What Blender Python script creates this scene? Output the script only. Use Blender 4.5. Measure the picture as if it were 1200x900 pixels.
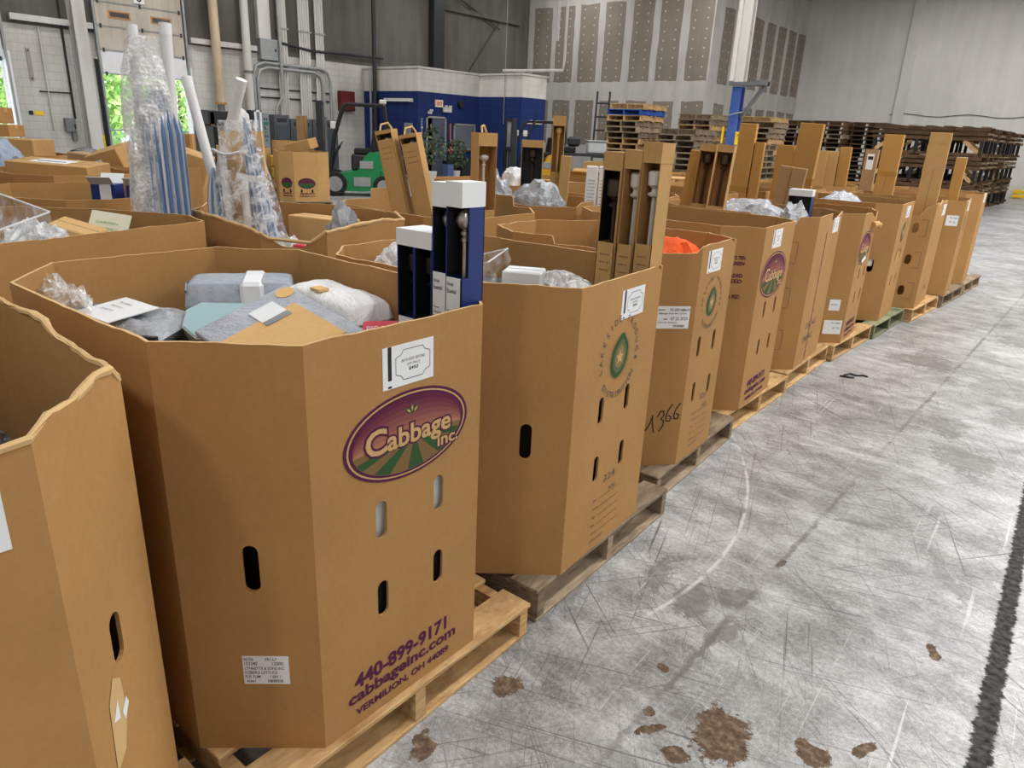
import bpy, bmesh, math, random
from mathutils import Vector, Matrix, noise
from mathutils.geometry import delaunay_2d_cdt
random.seed(7)
for o in list(bpy.data.objects): bpy.data.objects.remove(o)
scene = bpy.context.scene
COL = scene.collection
PI = math.pi

# ------------------------------------------------------------------ camera
def setup_camera():
    f, hy, s, vx, H = 832.0, 155.0, 0.045, 1342.0, 1.65      # focal length (px), horizon, roll slope, aisle vanishing point, eye height
    d = Vector((1, s, 0)); p0 = Vector((0, hy - 450, f))
    up = d.cross(p0).normalized()
    if up.y > 0: up = -up
    v = Vector((vx - 600, hy - 450 + s * (vx - 600), f)).normalized()
    x = v.cross(up)
    R = Matrix((x, v, up))                                    # image axes (right, down, forward) -> world
    M = Matrix((R @ Vector((1, 0, 0)), R @ Vector((0, -1, 0)), R @ Vector((0, 0, -1)))).transposed().to_4x4()
    M.translation = (0, 0, H)
    cam = bpy.data.cameras.new('camera'); cam.sensor_fit = 'HORIZONTAL'; cam.sensor_width = 36
    cam.lens = f / 1200 * 36; cam.clip_end = 300; cam.clip_start = 0.02
    ob = bpy.data.objects.new('camera', cam); ob.matrix_world = M; COL.objects.link(ob)
    scene.camera = ob
setup_camera()

# ------------------------------------------------------------------ exposure, sky, ceiling lamps
scene.view_settings.view_transform = 'Standard'
scene.view_settings.look = 'None'
scene.view_settings.gamma = 1.0
scene.view_settings.use_curve_mapping = False
scene.view_settings.exposure = 0.0
LAMP_W = 129.0
world = bpy.data.worlds.new('sky'); scene.world = world; world.use_nodes = True
wn = world.node_tree; wn.nodes.clear()
wo = wn.nodes.new('ShaderNodeOutputWorld'); wb = wn.nodes.new('ShaderNodeBackground'); ws = wn.nodes.new('ShaderNodeTexSky')
ws.sky_type = 'NISHITA'; ws.sun_elevation = math.radians(48); ws.sun_rotation = math.radians(200); ws.sun_disc = False
wb.inputs[1].default_value = 0.8
wn.links.new(ws.outputs[0], wb.inputs[0]); wn.links.new(wb.outputs[0], wo.inputs[0])
CEIL = 8.4
LAMPS = [(x, y) for x in (-18.5, -12.5, -6.5, 0.6, 5.4) for y in (-4.5, 2.5, 7.5, 12.5, 18.5, 24.0, 31.0) if not (x < -12 and y > 25)]
for (x, y) in LAMPS:
    ld = bpy.data.lights.new('lamp_glow', 'AREA'); ld.shape = 'RECTANGLE'; ld.size = .54; ld.size_y = 1.14
    w = LAMP_W * (1.35 if x > 0 else (1.0 if x > -10 else 0.8)) * (1.0 if y < 0 else .62 if y < 5 else (1.95 if x > -2 else 1.4) if y < 15 else 1.15 if y < 22 else 1.45)
    ld.energy = w; ld.color = (1.0, 0.99, 0.975)
    lo = bpy.data.objects.new('lamp_glow', ld); lo.location = (x, y, CEIL - 0.62); COL.objects.link(lo)

# ------------------------------------------------------------------ helpers
def tag(o, label=None, cat=None, group=None, kind=None):
    if label: o['label'] = label
    if cat: o['category'] = cat
    if group: o['group'] = group
    if kind: o['kind'] = kind
    return o

def empty(name, loc=(0, 0, 0), rz=0.0, label=None, cat=None, group=None, rot=None):
    o = bpy.data.objects.new(name, None); o.empty_display_size = 0.1
    o.location = loc; o.rotation_euler = rot if rot else (0, 0, rz)
    COL.objects.link(o); tag(o, label, cat, group)
    return o

def dup(o, parent=None):
    c = o.copy(); COL.objects.link(c)
    if parent is not None: c.parent = parent
    for ch in list(o.children): dup(ch, c)
    return c

class MB:
    """collects shapes, builds one mesh object"""
    def __init__(s): s.v = []; s.f = []; s.m = []; s.mi = 0
    def add(s, vs, fs, mi=None):
        n = len(s.v); s.v += [tuple(v) for v in vs]
        for f in fs: s.f.append([i + n for i in f]); s.m.append(s.mi if mi is None else mi)
        return s
    def box(s, c, d, rot=None, mi=None, bev=0.0):
        x, y, z = d[0] / 2, d[1] / 2, d[2] / 2
        if bev > 0:
            b = min(bev, x * .45, y * .45, z * .45)
            bm = bmesh.new(); bmesh.ops.create_cube(bm, size=1)
            for v in bm.verts: v.co = Vector((v.co.x * d[0], v.co.y * d[1], v.co.z * d[2]))
            bmesh.ops.bevel(bm, geom=bm.edges[:], offset=b, segments=1, affect='EDGES')
            bm.verts.index_update()
            vs = [v.co.copy() for v in bm.verts]; fs = [[v.index for v in f.verts] for f in bm.faces]; bm.free()
        else:
            vs = [Vector((a * x, b * y, e * z)) for a in (-1, 1) for b in (-1, 1) for e in (-1, 1)]
            fs = [(0, 1, 3, 2), (4, 6, 7, 5), (0, 4, 5, 1), (2, 3, 7, 6), (0, 2, 6, 4), (1, 5, 7, 3)]
        if rot is not None:
            M = rot if isinstance(rot, Matrix) else Matrix.Rotation(rot, 3, 'Z')
            vs = [M @ v for v in vs]
        c = Vector(c)
        return s.add([v + c for v in vs], fs, mi)
    def b2(s, lo, hi, mi=None, bev=0.0):
        return s.box([(a + b) / 2 for a, b in zip(lo, hi)], [abs(b - a) for a, b in zip(lo, hi)], None, mi, bev)
    def beam(s, a, b, w, h, mi=None, up=(0, 0, 1)):
        a, b = Vector(a), Vector(b); d = (b - a); L = d.length; d.normalize()
        u = Vector(up)
        if abs(d.dot(u)) > .98: u = Vector((0, 1, 0))
        sx = d.cross(u).normalized(); uz = sx.cross(d)
        M = Matrix((d, sx, uz)).transposed()
        return s.box((a + b) / 2, (L, w, h), M, mi)
    def tube(s, path, r, n=10, mi=None, cap=True):
        P = [Vector(p) for p in path]; rs = r if isinstance(r, (list, tuple)) else [r] * len(P)
        vs = []; fs = []; prev = None
        for i, p in enumerate(P):
            t = (P[min(i + 1, len(P) - 1)] - P[max(i - 1, 0)]).normalized()
            if prev is None:
                a = t.orthogonal().normalized()
            else:
                a = (prev - t * prev.dot(t)).normalized()
            prev = a; b = t.cross(a)
            for k in range(n):
                th = 2 * PI * k / n; vs.append(p + (a * math.cos(th) + b * math.sin(th)) * rs[i])
        for i in range(len(P) - 1):
            for k in range(n):
                fs.append((i * n + k, i * n + (k + 1) % n, (i + 1) * n + (k + 1) % n, (i + 1) * n + k))
        if cap:
            fs.append(tuple(range(n - 1, -1, -1))); fs.append(tuple((len(P) - 1) * n + k for k in range(n)))
        return s.add(vs, fs, mi)
    def lathe(s, prof, c=(0, 0, 0), n=16, mi=None, M=None):
        c = Vector(c); vs = []; fs = []
        for (r, z) in prof:
            for k in range(n):
                th = 2 * PI * k / n; v = Vector((r * math.cos(th), r * math.sin(th), z))
                vs.append((M @ v if M else v) + c)
        for i in range(len(prof) - 1):
            for k in range(n):
                fs.append((i * n + k, i * n + (k + 1) % n, (i + 1) * n + (k + 1) % n, (i + 1) * n + k))
        fs.append(tuple(range(n - 1, -1, -1))); fs.append(tuple((len(prof) - 1) * n + k for k in range(n)))
        return s.add(vs, fs, mi)
    def prism(s, pts, z0, z1, mi=None, axis='z'):
        n = len(pts)
        def mk(p, z): return {'z': (p[0], p[1], z), 'y': (p[0], z, p[1]), 'x': (z, p[0], p[1])}[axis]
        vs = [mk(p, z0) for p in pts] + [mk(p, z1) for p in pts]
        fs = [tuple(range(n - 1, -1, -1)), tuple(range(n, 2 * n))] + [(k, (k + 1) % n, n + (k + 1) % n, n + k) for k in range(n)]
        return s.add(vs, fs, mi)
    def xf(s, M, start=0):
        for i in range(start, len(s.v)): s.v[i] = tuple(M @ Vector(s.v[i]))
        return s
    def build(s, name, mats, parent=None, smooth=False, angle=0.6, loc=None, rot=None):
        me = bpy.data.meshes.new(name); me.from_pydata(s.v, [], s.f); me.update()
        if not isinstance(mats, (list, tuple)): mats = [mats]
        for m in mats: me.materials.append(m)
        if len(mats) > 1: me.polygons.foreach_set('material_index', s.m)
        bm = bmesh.new(); bm.from_mesh(me); bmesh.ops.recalc_face_normals(bm, faces=bm.faces[:]); bm.to_mesh(me); bm.free()
        if smooth:
            me.polygons.foreach_set('use_smooth', [True] * len(me.polygons)); me.set_sharp_from_angle(angle=angle)
        return mobj(name, me, parent, loc, rot)

def mobj(name, me, parent=None, loc=None, rot=None):
    o = bpy.data.objects.new(name, me); COL.objects.link(o)
    if parent is not None: o.parent = parent
    if loc: o.location = loc
    if rot: o.rotation_euler = rot
    return o

# ------------------------------------------------------------------ materials
MATS = {}
def S(r, g=None, b=None):
    """sRGB 0-255 -> linear"""
    if g is None: r, g, b = r
    def l(c):
        c /= 255.0
        return c / 12.92 if c <= .04045 else ((c + .055) / 1.055) ** 2.4
    return (l(r), l(g), l(b), 1)
class NT:
    def __init__(s, name):
        s.mat = bpy.data.materials.new(name); s.mat.use_nodes = True; s.t = s.mat.node_tree; s.t.nodes.clear()
        s.out = s.n('ShaderNodeOutputMaterial')
    def n(s, typ, **kw):
        nd = s.t.nodes.new(typ)
        for k, v in kw.items(): setattr(nd, k, v)
        return nd
    def l(s, a, b): s.t.links.new(a, b); return s
    def set(s, nd, i, v):
        if isinstance(v, bpy.types.NodeSocket): s.l(v, nd.inputs[i])
        elif v is not None: nd.inputs[i].default_value = v
    def coord(s, kind='Object'): return s.n('ShaderNodeTexCoord').outputs[kind]
    def mapping(s, vec, scale=(1, 1, 1), rot=(0, 0, 0), loc=(0, 0, 0)):
        if any(rot) and len(set(scale)) > 1: vec = s.mapping(vec, (1, 1, 1), rot); rot = (0, 0, 0)
        m = s.n('ShaderNodeMapping'); s.l(vec, m.inputs[0]); m.inputs[1].default_value = loc; m.inputs[2].default_value = rot; m.inputs[3].default_value = scale
        return m.outputs[0]
    def noise(s, vec, scale=5, detail=4, rough=.55, out=0, dist=0.0):
        m = s.n('ShaderNodeTexNoise'); s.l(vec, m.inputs['Vector']); m.inputs['Scale'].default_value = scale
        m.inputs['Detail'].default_value = detail; m.inputs['Roughness'].default_value = rough; m.inputs['Distortion'].default_value = dist
        return m.outputs[out]
    def ramp(s, fac, stops, interp='LINEAR'):
        r = s.n('ShaderNodeValToRGB'); s.l(fac, r.inputs[0]); r.color_ramp.interpolation = interp
        e = r.color_ramp.elements
        while len(e) > 1: e.remove(e[-1])
        for i, (p, c) in enumerate(stops):
            c = c if isinstance(c, tuple) else (c, c, c, 1)
            if i == 0: e[0].position = p; e[0].color = c
            else: e.new(p).color = c
        return r.outputs[0]
    def mix(s, fac, a, b, mode='MIX'):
        m = s.n('ShaderNodeMix', data_type='RGBA', blend_type=mode); s.set(m, 0, fac); s.set(m, 6, a); s.set(m, 7, b)
        return m.outputs[2]
    def math(s, op, a, b=None, c=None, clamp=False):
        m = s.n('ShaderNodeMath', operation=op, use_clamp=clamp); s.set(m, 0, a); s.set(m, 1, b)
        if c is not None: s.set(m, 2, c)
        return m.outputs[0]
    def vmath(s, op, a, b=None, out=0):
        m = s.n('ShaderNodeVectorMath', operation=op); s.set(m, 0, a)
        if b is not None: s.set(m, 1, b)
        return m.outputs[out]
    def bump(s, h, strength=.2, dist=.01):
        b = s.n('ShaderNodeBump'); b.inputs[0].default_value = strength; b.inputs[1].default_value = dist; s.l(h, b.inputs['Height'])
        return b.outputs[0]
    def bsdf(s, col, rough=.6, metal=0.0, spec=.4, normal=None, **kw):
        p = s.n('ShaderNodeBsdfPrincipled'); s.set(p, 'Base Color', col); s.set(p, 'Roughness', rough); s.set(p, 'Metallic', metal)
        s.set(p, 'Specular IOR Level', spec)
        if normal is not None: s.l(normal, p.inputs['Normal'])
        for k, v in kw.items(): s.set(p, k, v)
        s.p = p
        return p.outputs[0]
    def done(s, sh): s.l(sh, s.out.inputs[0]); return s.mat

def paint(name, rgb, rough=.5, metal=0.0, spec=.4, var=.06, scale=6.0, bump=0.0):
    if name in MATS: return MATS[name]
    t = NT(name); c = t.coord(); n = t.noise(c, scale, 4)
    a = tuple(x * (1 - var) for x in rgb[:3]) + (1,); b = tuple(min(1, x * (1 + var)) for x in rgb[:3]) + (1,)
    col = t.ramp(n, [(.3, a), (.7, b)])
    nm = t.bump(t.noise(c, scale * 6, 3), bump, .01) if bump else None
    MATS[name] = t.done(t.bsdf(col, rough, metal, spec, nm)); return MATS[name]

def cardboard(name, rgb, var=.07, rough=.8):
    if name in MATS: return MATS[name]
    t = NT(name); c = t.coord()
    rnd = t.n('ShaderNodeObjectInfo').outputs['Random']
    n1 = t.noise(c, 2.2, 5); n2 = t.noise(t.mapping(c, (70, 70, 30)), 1.0, 3); n3 = t.noise(c, 55, 5, .7)
    f = t.math('ADD', t.math('MULTIPLY', n1, .55), t.math('ADD', t.math('MULTIPLY', n2, .18), t.math('MULTIPLY', n3, .27)))
    a = tuple(x * (1 - var * 1.6) for x in rgb[:3]) + (1,); b = tuple(min(1, x * (1 + var * 1.6)) for x in rgb[:3]) + (1,)
    col = t.ramp(f, [(.36, a), (.64, b)])
    g = t.math('MULTIPLY_ADD', rnd, .09, .955)
    gc = t.n('ShaderNodeCombineColor'); [t.l(g, gc.inputs[i]) for i in range(3)]
    col = t.mix(1.0, col, gc.outputs[0], 'MULTIPLY')
    MATS[name] = t.done(t.bsdf(col, rough, 0, .22, t.bump(f, .08, .004))); return MATS[name]

CARD = cardboard('cardboard', S(168, 127, 78))
CARD_L = cardboard('cardboard_light', S(186, 147, 94))
CARD_D = cardboard('cardboard_golden', S(176, 132, 72))
CARD_G = cardboard('cardboard_greyed', S(160, 128, 92))
CUT = cardboard('cardboard_cut_edge', S(204, 170, 122))
FARCARD = CARD_G

def wood(name, a, b, rough=.75):
    if name in MATS: return MATS[name]
    t = NT(name); c = t.coord(); rnd = t.n('ShaderNodeObjectInfo').outputs['Random']
    off = t.n('ShaderNodeCombineXYZ'); [t.l(t.math('MULTIPLY', rnd, 37.0 + i), off.inputs[i]) for i in range(3)]
    cc = t.vmath('ADD', c, off.outputs[0])
    n1 = t.noise(t.mapping(cc, (14, 3, 30)), 1.6, 5, .6, dist=1.2); n2 = t.noise(cc, 4, 5)
    st = t.ramp(t.noise(cc, 7, 6, .7), [(.56, 1.0), (.68, .45)])
    col = t.ramp(t.math('ADD', t.math('MULTIPLY', n1, .6), t.math('MULTIPLY', n2, .4)), [(.35, a), (.65, b)])
    col = t.mix(.55, col, st, 'MULTIPLY')
    g = t.math('MULTIPLY_ADD', rnd, .45, .72)
    gc = t.n('ShaderNodeCombineColor'); [t.l(g, gc.inputs[i]) for i in range(3)]
    col = t.mix(1.0, col, gc.outputs[0], 'MULTIPLY')
    MATS[name] = t.done(t.bsdf(col, rough, 0, .2, t.bump(n1, .25, .004))); return MATS[name]
WOOD = wood('pallet_wood', S(150, 112, 70), S(212, 178, 128))
WOOD_G = wood('pallet_wood_grey', S(104, 88, 70), S(168, 150, 126))
WOOD_D = wood('timber_dark', S(52, 42, 34), S(112, 84, 58))
WOOD_B = wood('pallet_blue', S(30, 62, 130), S(52, 92, 170))

WHITE = paint('white_paper', S(226, 228, 230), .55, var=.02)
OFFW = paint('offwhite', S(205, 202, 196), .6, var=.04)
BLACK = paint('black_plastic', S(22, 22, 24), .45, var=.1)
INK = paint('black_ink', S(38, 34, 32), .7, var=.05)
INKSOFT = paint('grey_ink', S(92, 84, 76), .7, var=.05)
PURPLE = paint('purple_ink', S(84, 34, 66), .75, spec=.15, var=.06, scale=40)
TANINK = paint('tan_ink', S(196, 160, 108), .75, spec=.15, var=.04, scale=40)
GREENINK = paint('green_ink', S(52, 84, 48), .75, spec=.15, var=.06, scale=40)
OLIVEINK = paint('olive_ink', S(122, 96, 62), .75, spec=.15, var=.05, scale=40)
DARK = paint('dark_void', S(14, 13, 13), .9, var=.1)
STEEL = paint('steel_grey', S(120, 122, 124), .4, .6)
DKSTEEL = paint('dark_steel', S(48, 49, 52), .45, .3)
GALV = paint('galvanised', S(150, 152, 152), .45, .35, var=.1)
YELLOW = paint('safety_yellow', S(232, 192, 28), .45)
BLUEBOX = paint('blue_print', S(24, 46, 112), .42, var=.03)
RED = paint('red_print', S(206, 48, 66), .5, var=.04)
RUBBER = paint('rubber', S(26, 26, 27), .8)
# ------------------------------------------------------------------ the setting
XL, YD, YB, XS, XR, YN = -21.6, 26.2, 35.5, -13.0, 9.0, -9.0
def concrete_floor():
    t = NT('worn_concrete'); c = t.coord()
    big = t.noise(c, .9, 6, .62); mid = t.noise(c, 5.5, 7, .66); fine = t.noise(c, 60, 5, .7); xf = t.noise(c, 240, 3, .7)
    v = t.math('ADD', t.math('MULTIPLY', big, .30), t.math('ADD', t.math('MULTIPLY', mid, .30), t.math('ADD', t.math('MULTIPLY', fine, .24), t.math('MULTIPLY', xf, .16))))
    col = t.ramp(v, [(.39, S(88, 87, 86)), (.46, S(138, 137, 136)), (.52, S(170, 170, 170)), (.60, S(206, 206, 207))])
    # smears dragged across the aisle
    sm = t.noise(t.mapping(c, (2.2, 13, 1), (0, 0, .16)), 1.0, 6, .68); col = t.mix(t.ramp(sm, [(.40, .30), (.52, 0.0)]), col, S(112, 111, 109)); col = t.mix(t.ramp(sm, [(.55, 0.0), (.70, .35)]), col, S(222, 222, 222))
    # scuffs and scratches in several directions
    for rot, sc, thr, dark, amt in ((.62, (.9, 75, 1), .63, True, .75), (-.35, (.7, 80, 1), .63, True, .7), (1.25, (.8, 95, 1), .635, True, .75), (1.52, (.6, 55, 1), .66, False, .38), (.25, (1.0, 110, 1), .665, False, .4), (2.2, (.8, 85, 1), .635, True, .7), (2.75, (.6, 120, 1), .635, True, .7), (.95, (1.6, 150, 1), .62, True, .6)):
        n = t.noise(t.mapping(c, sc, (0, 0, rot), (rot * 9, 3.1, 0)), 1.0, 3, .55, dist=.5)
        m = t.ramp(n, [(thr, 0.0), (thr + .025, 1.0)])
        gate = t.ramp(t.noise(t.mapping(c, (1, 1, 1), (0, 0, 0), (rot * 5, rot * 3, 0)), 1.9, 3), [(.40, 0.0), (.58, 1.0)])
        f = t.math('MULTIPLY', t.math('MULTIPLY', m, gate), amt)
        col = t.mix(f, col, S(70, 69, 68) if dark else S(234, 234, 234))
    # chips in the surface
    chip = t.math('MULTIPLY', t.ramp(t.noise(c, 26, 3, .6), [(.70, 0.0), (.72, 1.0)]), t.ramp(t.noise(c, 2.5, 2), [(.48, 0.0), (.6, 1.0)])); col = t.mix(t.math('MULTIPLY', chip, .7), col, S(92, 88, 83))
    nv = t.vmath('SUBTRACT', t.noise(c, 13, 8, .78, out=1), (.5, .5, .5))
    def patch(x, y, rx, ry, rot=0.0, wob=.55, edge=.06):
        q = t.mapping(t.vmath('ADD', c, t.vmath('MULTIPLY', nv, (wob * rx * 4.4, wob * ry * 4.4, 0))), (1, 1, 1))
        q = t.vmath('SUBTRACT', q, (x, y, 0))
        m = t.n('ShaderNodeVectorRotate', rotation_type='Z_AXIS'); t.l(q, m.inputs[0]); m.inputs['Angle'].default_value = -rot
        q = t.vmath('MULTIPLY', m.outputs[0], (1 / rx, 1 / ry, 0))
        d = t.vmath('LENGTH', q, out=1)
        return t.ramp(d, [(1 - edge, 1.0), (1 + edge, 0.0)])
    def union(ps):
        r = ps[0]
        for p in ps[1:]: r = t.math('MAXIMUM', r, p)
        return r
    # darker worn spots where the sealer has come away
    grey = union([patch(*p) for p in GREY_SPOTS])
    col = t.mix(t.math('MULTIPLY', grey, .72), col, t.ramp(t.noise(c, 22, 5), [(.3, S(96, 94, 92)), (.7, S(128, 126, 123))]))
    brown = union([patch(*p) for p in BROWN_SPOTS])
    bc = t.ramp(t.noise(c, 34, 6, .7), [(.3, S(66, 54, 45)), (.5, S(104, 86, 71)), (.7, S(148, 130, 110))])
    col = t.mix(brown, col, bc)
    # tarred expansion joint and the narrower broken joint beside the pallets
    sp = t.n('ShaderNodeSeparateXYZ'); t.l(c, sp.inputs[0])
    jn = t.math('MULTIPLY', t.math('SUBTRACT', t.noise(t.mapping(c, (1, 3, 1)), 9, 8, .8), .5), .085)
    dx = t.math('ABSOLUTE', t.math('ADD', t.math('ADD', sp.outputs[0], jn), t.math('MULTIPLY_ADD', sp.outputs[1], .0435, -.155)))
    joint = t.ramp(dx, [(.027, 1.0), (.031, 0.0)])
    col = t.mix(t.math('MULTIPLY', joint, .95), col, t.ramp(t.noise(c, 40, 4), [(.35, S(26, 26, 27)), (.7, S(84, 83, 82))]))
    jn2 = t.math('MULTIPLY', t.math('SUBTRACT', t.noise(c, 11, 6, .75), .5), .07)
    dx2 = t.math('ABSOLUTE', t.math('ADD', t.math('ADD', sp.outputs[0], jn2), .745))
    j2 = t.math('MULTIPLY', t.ramp(dx2, [(.007, 1.0), (.014, 0.0)]), t.ramp(t.noise(c, 3.2, 4), [(.42, 0.15), (.52, 1.0)]))
    col = t.mix(t.math('MULTIPLY', j2, .75), col, S(104, 101, 98))
    # long pale drag mark curving along the aisle
    yy = t.math('SUBTRACT', sp.outputs[1], 2.42)
    dx3 = t.math('ABSOLUTE', t.math('ADD', t.math('ADD', t.math('ADD', sp.outputs[0], t.math('MULTIPLY', jn2, .25)), .938), t.math('MULTIPLY', t.math('POWER', t.math('ABSOLUTE', yy), 2.0), .255)))
    rng = t.n('ShaderNodeMapRange'); t.l(sp.outputs[1], rng.inputs[0]); rng.inputs[1].default_value = 1.98; rng.inputs[2].default_value = 2.05
    rng2 = t.n('ShaderNodeMapRange'); t.l(sp.outputs[1], rng2.inputs[0]); rng2.inputs[1].default_value = 4.0; rng2.inputs[2].default_value = 3.4
    brk = t.ramp(t.noise(c, 9, 3), [(.40, 0.0), (.52, 1.0)])
    m3 = t.math('MULTIPLY', t.math('MULTIPLY', t.math('MULTIPLY', t.ramp(dx3, [(.005, 1.0), (.010, 0.0)]), rng.outputs[0]), rng2.outputs[0]), brk)
    col = t.mix(t.math('MULTIPLY', m3, .5), col, S(230, 230, 228))
    rough = t.ramp(v, [(.35, .46), (.65, .27)])
    rough = t.math('MAXIMUM', rough, t.math('MULTIPLY', t.math('MAXIMUM', joint, brown), .85))
    h = t.math('SUBTRACT', t.math('MULTIPLY', v, .5), t.math('ADD', t.math('MULTIPLY', brown, .8), t.math('MULTIPLY', joint, .9)))
    return t.done(t.bsdf(col, rough, 0, t.math('SUBTRACT', .5, t.math('MULTIPLY', t.math('MAXIMUM', joint, brown), .4)), t.bump(h, .3, .006)))
BROWN_SPOTS = [(-.535, 1.69, .085, .115, .3), (-1.125, 1.405, .05, .045, .9, .7), (-.70, 1.56, .016, .06, -.55, .5), (-.74, 1.62, .02, .02), (-1.15, 1.06, .03, .07, .5, .7),
               (-.31, 1.80, .05, .045, .2), (-.60, 1.53, .045, .03, .4), (-.20, 1.92, .018, .05, -.4), (-.74, 2.72, .016, .04, -.2), (-.80, 1.82, .022, .022), (-.14, 2.55, .02, .05, .5)]
GREY_SPOTS = [(-.90, 2.22, .07, .11, .2, .8), (-.78, 2.36, .05, .09, -.3, .8), (-.73, 2.12, .035, .10, -.3, .7), (-1.08, 2.30, .05, .16, .25, .9), (-.36, 4.5, .16, .22, .2, .9), (-.55, 5.0, .1, .2, .4, .9),
              (-.15, 5.6, .2, .25, .1, .9), (-.95, 6.6, .2, .3, .3, .9), (-.3, 8.0, .4, .3, .2, .8), (-.2, 3.1, .03, .2, .5, .7), (-1.28, 1.95, .05, .12, .1, .9), (-.62, 3.3, .1, .02, .5, .6)]
FLOORM = concrete_floor()
f = MB().b2((XL - .3, YN - .3, -.3), (XR + .3, YB + .3, 0)).build('floor', FLOORM); tag(f, kind='structure')

def wallmat(name, base, dark, block=None, stain=.25, bh=.2):
    t = NT(name); c = t.coord()
    n = t.noise(c, .55, 5, .6); n2 = t.noise(t.mapping(c, (2.2, 2.2, .25)), 1.2, 5, .65)
    v = t.math('ADD', t.math('MULTIPLY', n, .5), t.math('MULTIPLY', n2, .5))
    col = t.ramp(v, [(.34, dark), (.6, base)])
    nm = None
    if block:
        # masonry courses: horizontal beds and staggered joints, in wall coordinates
        sp = t.n('ShaderNodeSeparateXYZ'); t.l(c, sp.inputs[0]); cb = t.n('ShaderNodeCombineXYZ')
        t.l(t.math('ADD', sp.outputs[0], sp.outputs[1]), cb.inputs[0]); t.l(sp.outputs[2], cb.inputs[1])
        b = t.n('ShaderNodeTexBrick'); t.l(cb.outputs[0], b.inputs['Vector']); b.inputs['Scale'].default_value = 1.0
        b.inputs['Brick Width'].default_value = bh * 2; b.inputs['Row Height'].default_value = bh; b.inputs['Mortar Size'].default_value = .007; b.inputs['Mortar Smooth'].default_value = .3
        col = t.mix(t.math('MULTIPLY', b.outputs['Fac'], block), col, S(96, 95, 93))
        nm = t.bump(t.math('SUBTRACT', 1.0, b.outputs['Fac']), .4, .01)
    return t.done(t.bsdf(col, .75, 0, .25, nm))
BLOCK = wallmat('white_block', S(200, 198, 193), S(168, 164, 158), .28, bh=.2)
UPPER = wallmat('grey_upper', S(98, 95, 90), S(74, 71, 66))
BACKW = wallmat('painted_panel', S(212, 210, 205), S(196, 194, 188))
OFFBLUE = wallmat('blue_block', S(28, 48, 104), S(20, 36, 84), .10)
OFFWHITE = wallmat('white_block_office', S(214, 210, 202), S(184, 180, 172), .14)
MUD = wallmat('joint_compound', S(186, 183, 178), S(160, 157, 152))
PAPER = wallmat('drywall_paper', S(132, 124, 112), S(114, 107, 96))
CEILM = paint('ceiling_white', S(150, 150, 148), .9)

def struct(name, mb, m, parent=None, **kw):
    o = mb.build(name, m, parent, **kw)
    if parent is None: tag(o, kind='structure')
    return o
# left wall: two dock openings (y 3.6-6.3 and 8.42-10.86), sill to floor
W = MB(); D1 = (3.85, 6.30); D2 = (8.42, 10.86); DH = 3.05; T = .3
for (a, b) in ((YN, D1[0]), (D1[1], D2[0]), (D2[1], YD)): W.b2((XL - T, a, 0), (XL, b, 3.62))
for d in (D1, D2): W.b2((XL - T, d[0], DH), (XL, d[1], 3.62))
struct('wall_left', W, BLOCK)
struct('wall_left_upper', MB().b2((XL - T, YN, 3.62), (XL, YD, CEIL)), UPPER)
struct('wall_drywall', MB().b2((XL - T, YD, 0), (XS, YD + .25, CEIL)), MUD)
struct('wall_side', MB().b2((XS - .25, YD + .25, 0), (XS, YB, CEIL)), MUD)
struct('wall_back', MB().b2((XS - .25, YB, 0), (XR + .3, YB + .3, CEIL)), BACKW)
struct('wall_right', MB().b2((XR, YN, 0), (XR + .3, YB, CEIL)), BACKW)
struct('wall_front', MB().b2((XL - T, YN - .3, 0), (XR + .3, YN, CEIL)), BACKW)
struct('ceiling', MB().b2((XL - T, YN - .3, CEIL), (XR + .3, YB + .3, CEIL + .2)), CEILM)

# taped drywall: bare paper fields between bands of joint compound, rows of filled screws
def paper_field(wall, axis, a0, a1, z0, z1, seed):
    rnd = random.Random(seed); pts = []
    n = 8
    def edge(p, q, k):
        return [(p[0] + (q[0] - p[0]) * i / k + rnd.uniform(-.018, .018), p[1] + (q[1] - p[1]) * i / k + rnd.uniform(-.02, .02)) for i in range(k)]
    pts = edge((a0, z0), (a1, z0), 4) + edge((a1, z0), (a1, z1), n) + edge((a1, z1), (a0, z1), 4) + edge((a0, z1), (a0, z0), n)
    m = MB()
    if axis == 'y': m.prism(pts, YD - .004, YD + .002, axis='y')
    else: m.prism(pts, XS - .002, XS + .004, axis='x')
    o = m.build('drywall_sheet', PAPER, wall)
    s = MB(); k = max(3, int((z1 - z0) / .32))
    for col_ in (.22, .75):
        for i in range(k):
            a = a0 + (a1 - a0) * col_ + rnd.uniform(-.02, .02); z = z0 + (z1 - z0) * (i + .5) / k + rnd.uniform(-.03, .03)
            pp = [(a + .032 * math.cos(q * PI / 3), z + .035 * math.sin(q * PI / 3)) for q in range(6)]
            if axis == 'y': s.prism(pp, YD - .007, YD - .003, axis='y')
            else: s.prism(pp, XS + .003, XS + .007, axis='x')
    s.build('filled_screws', MUD, o)
wd = bpy.data.objects['wall_drywall']; ws_ = bpy.data.objects['wall_side']
xs = [-21.3, -20.12, -18.92, -17.70, -16.43, -15.22, -13.98]
for i, x in enumerate(xs):
    w = .88 if i else .9
    paper_field(wd, 'y', x + .02, x + w + .06, 3.74, 6.62, i)
    paper_field(wd, 'y', x + .04, x + w + .06, 1.3, 3.03, 20 + i)
ys = [27.0, 28.45, 29.75, 31.0, 32.2, 33.4, 34.5]
for i, y in enumerate(ys):
    paper_field(ws_, 'x', y, y + .86, 3.7, 6.3, 40 + i); paper_field(ws_, 'x', y, y + .86, 1.2, 3.0, 60 + i)
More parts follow.
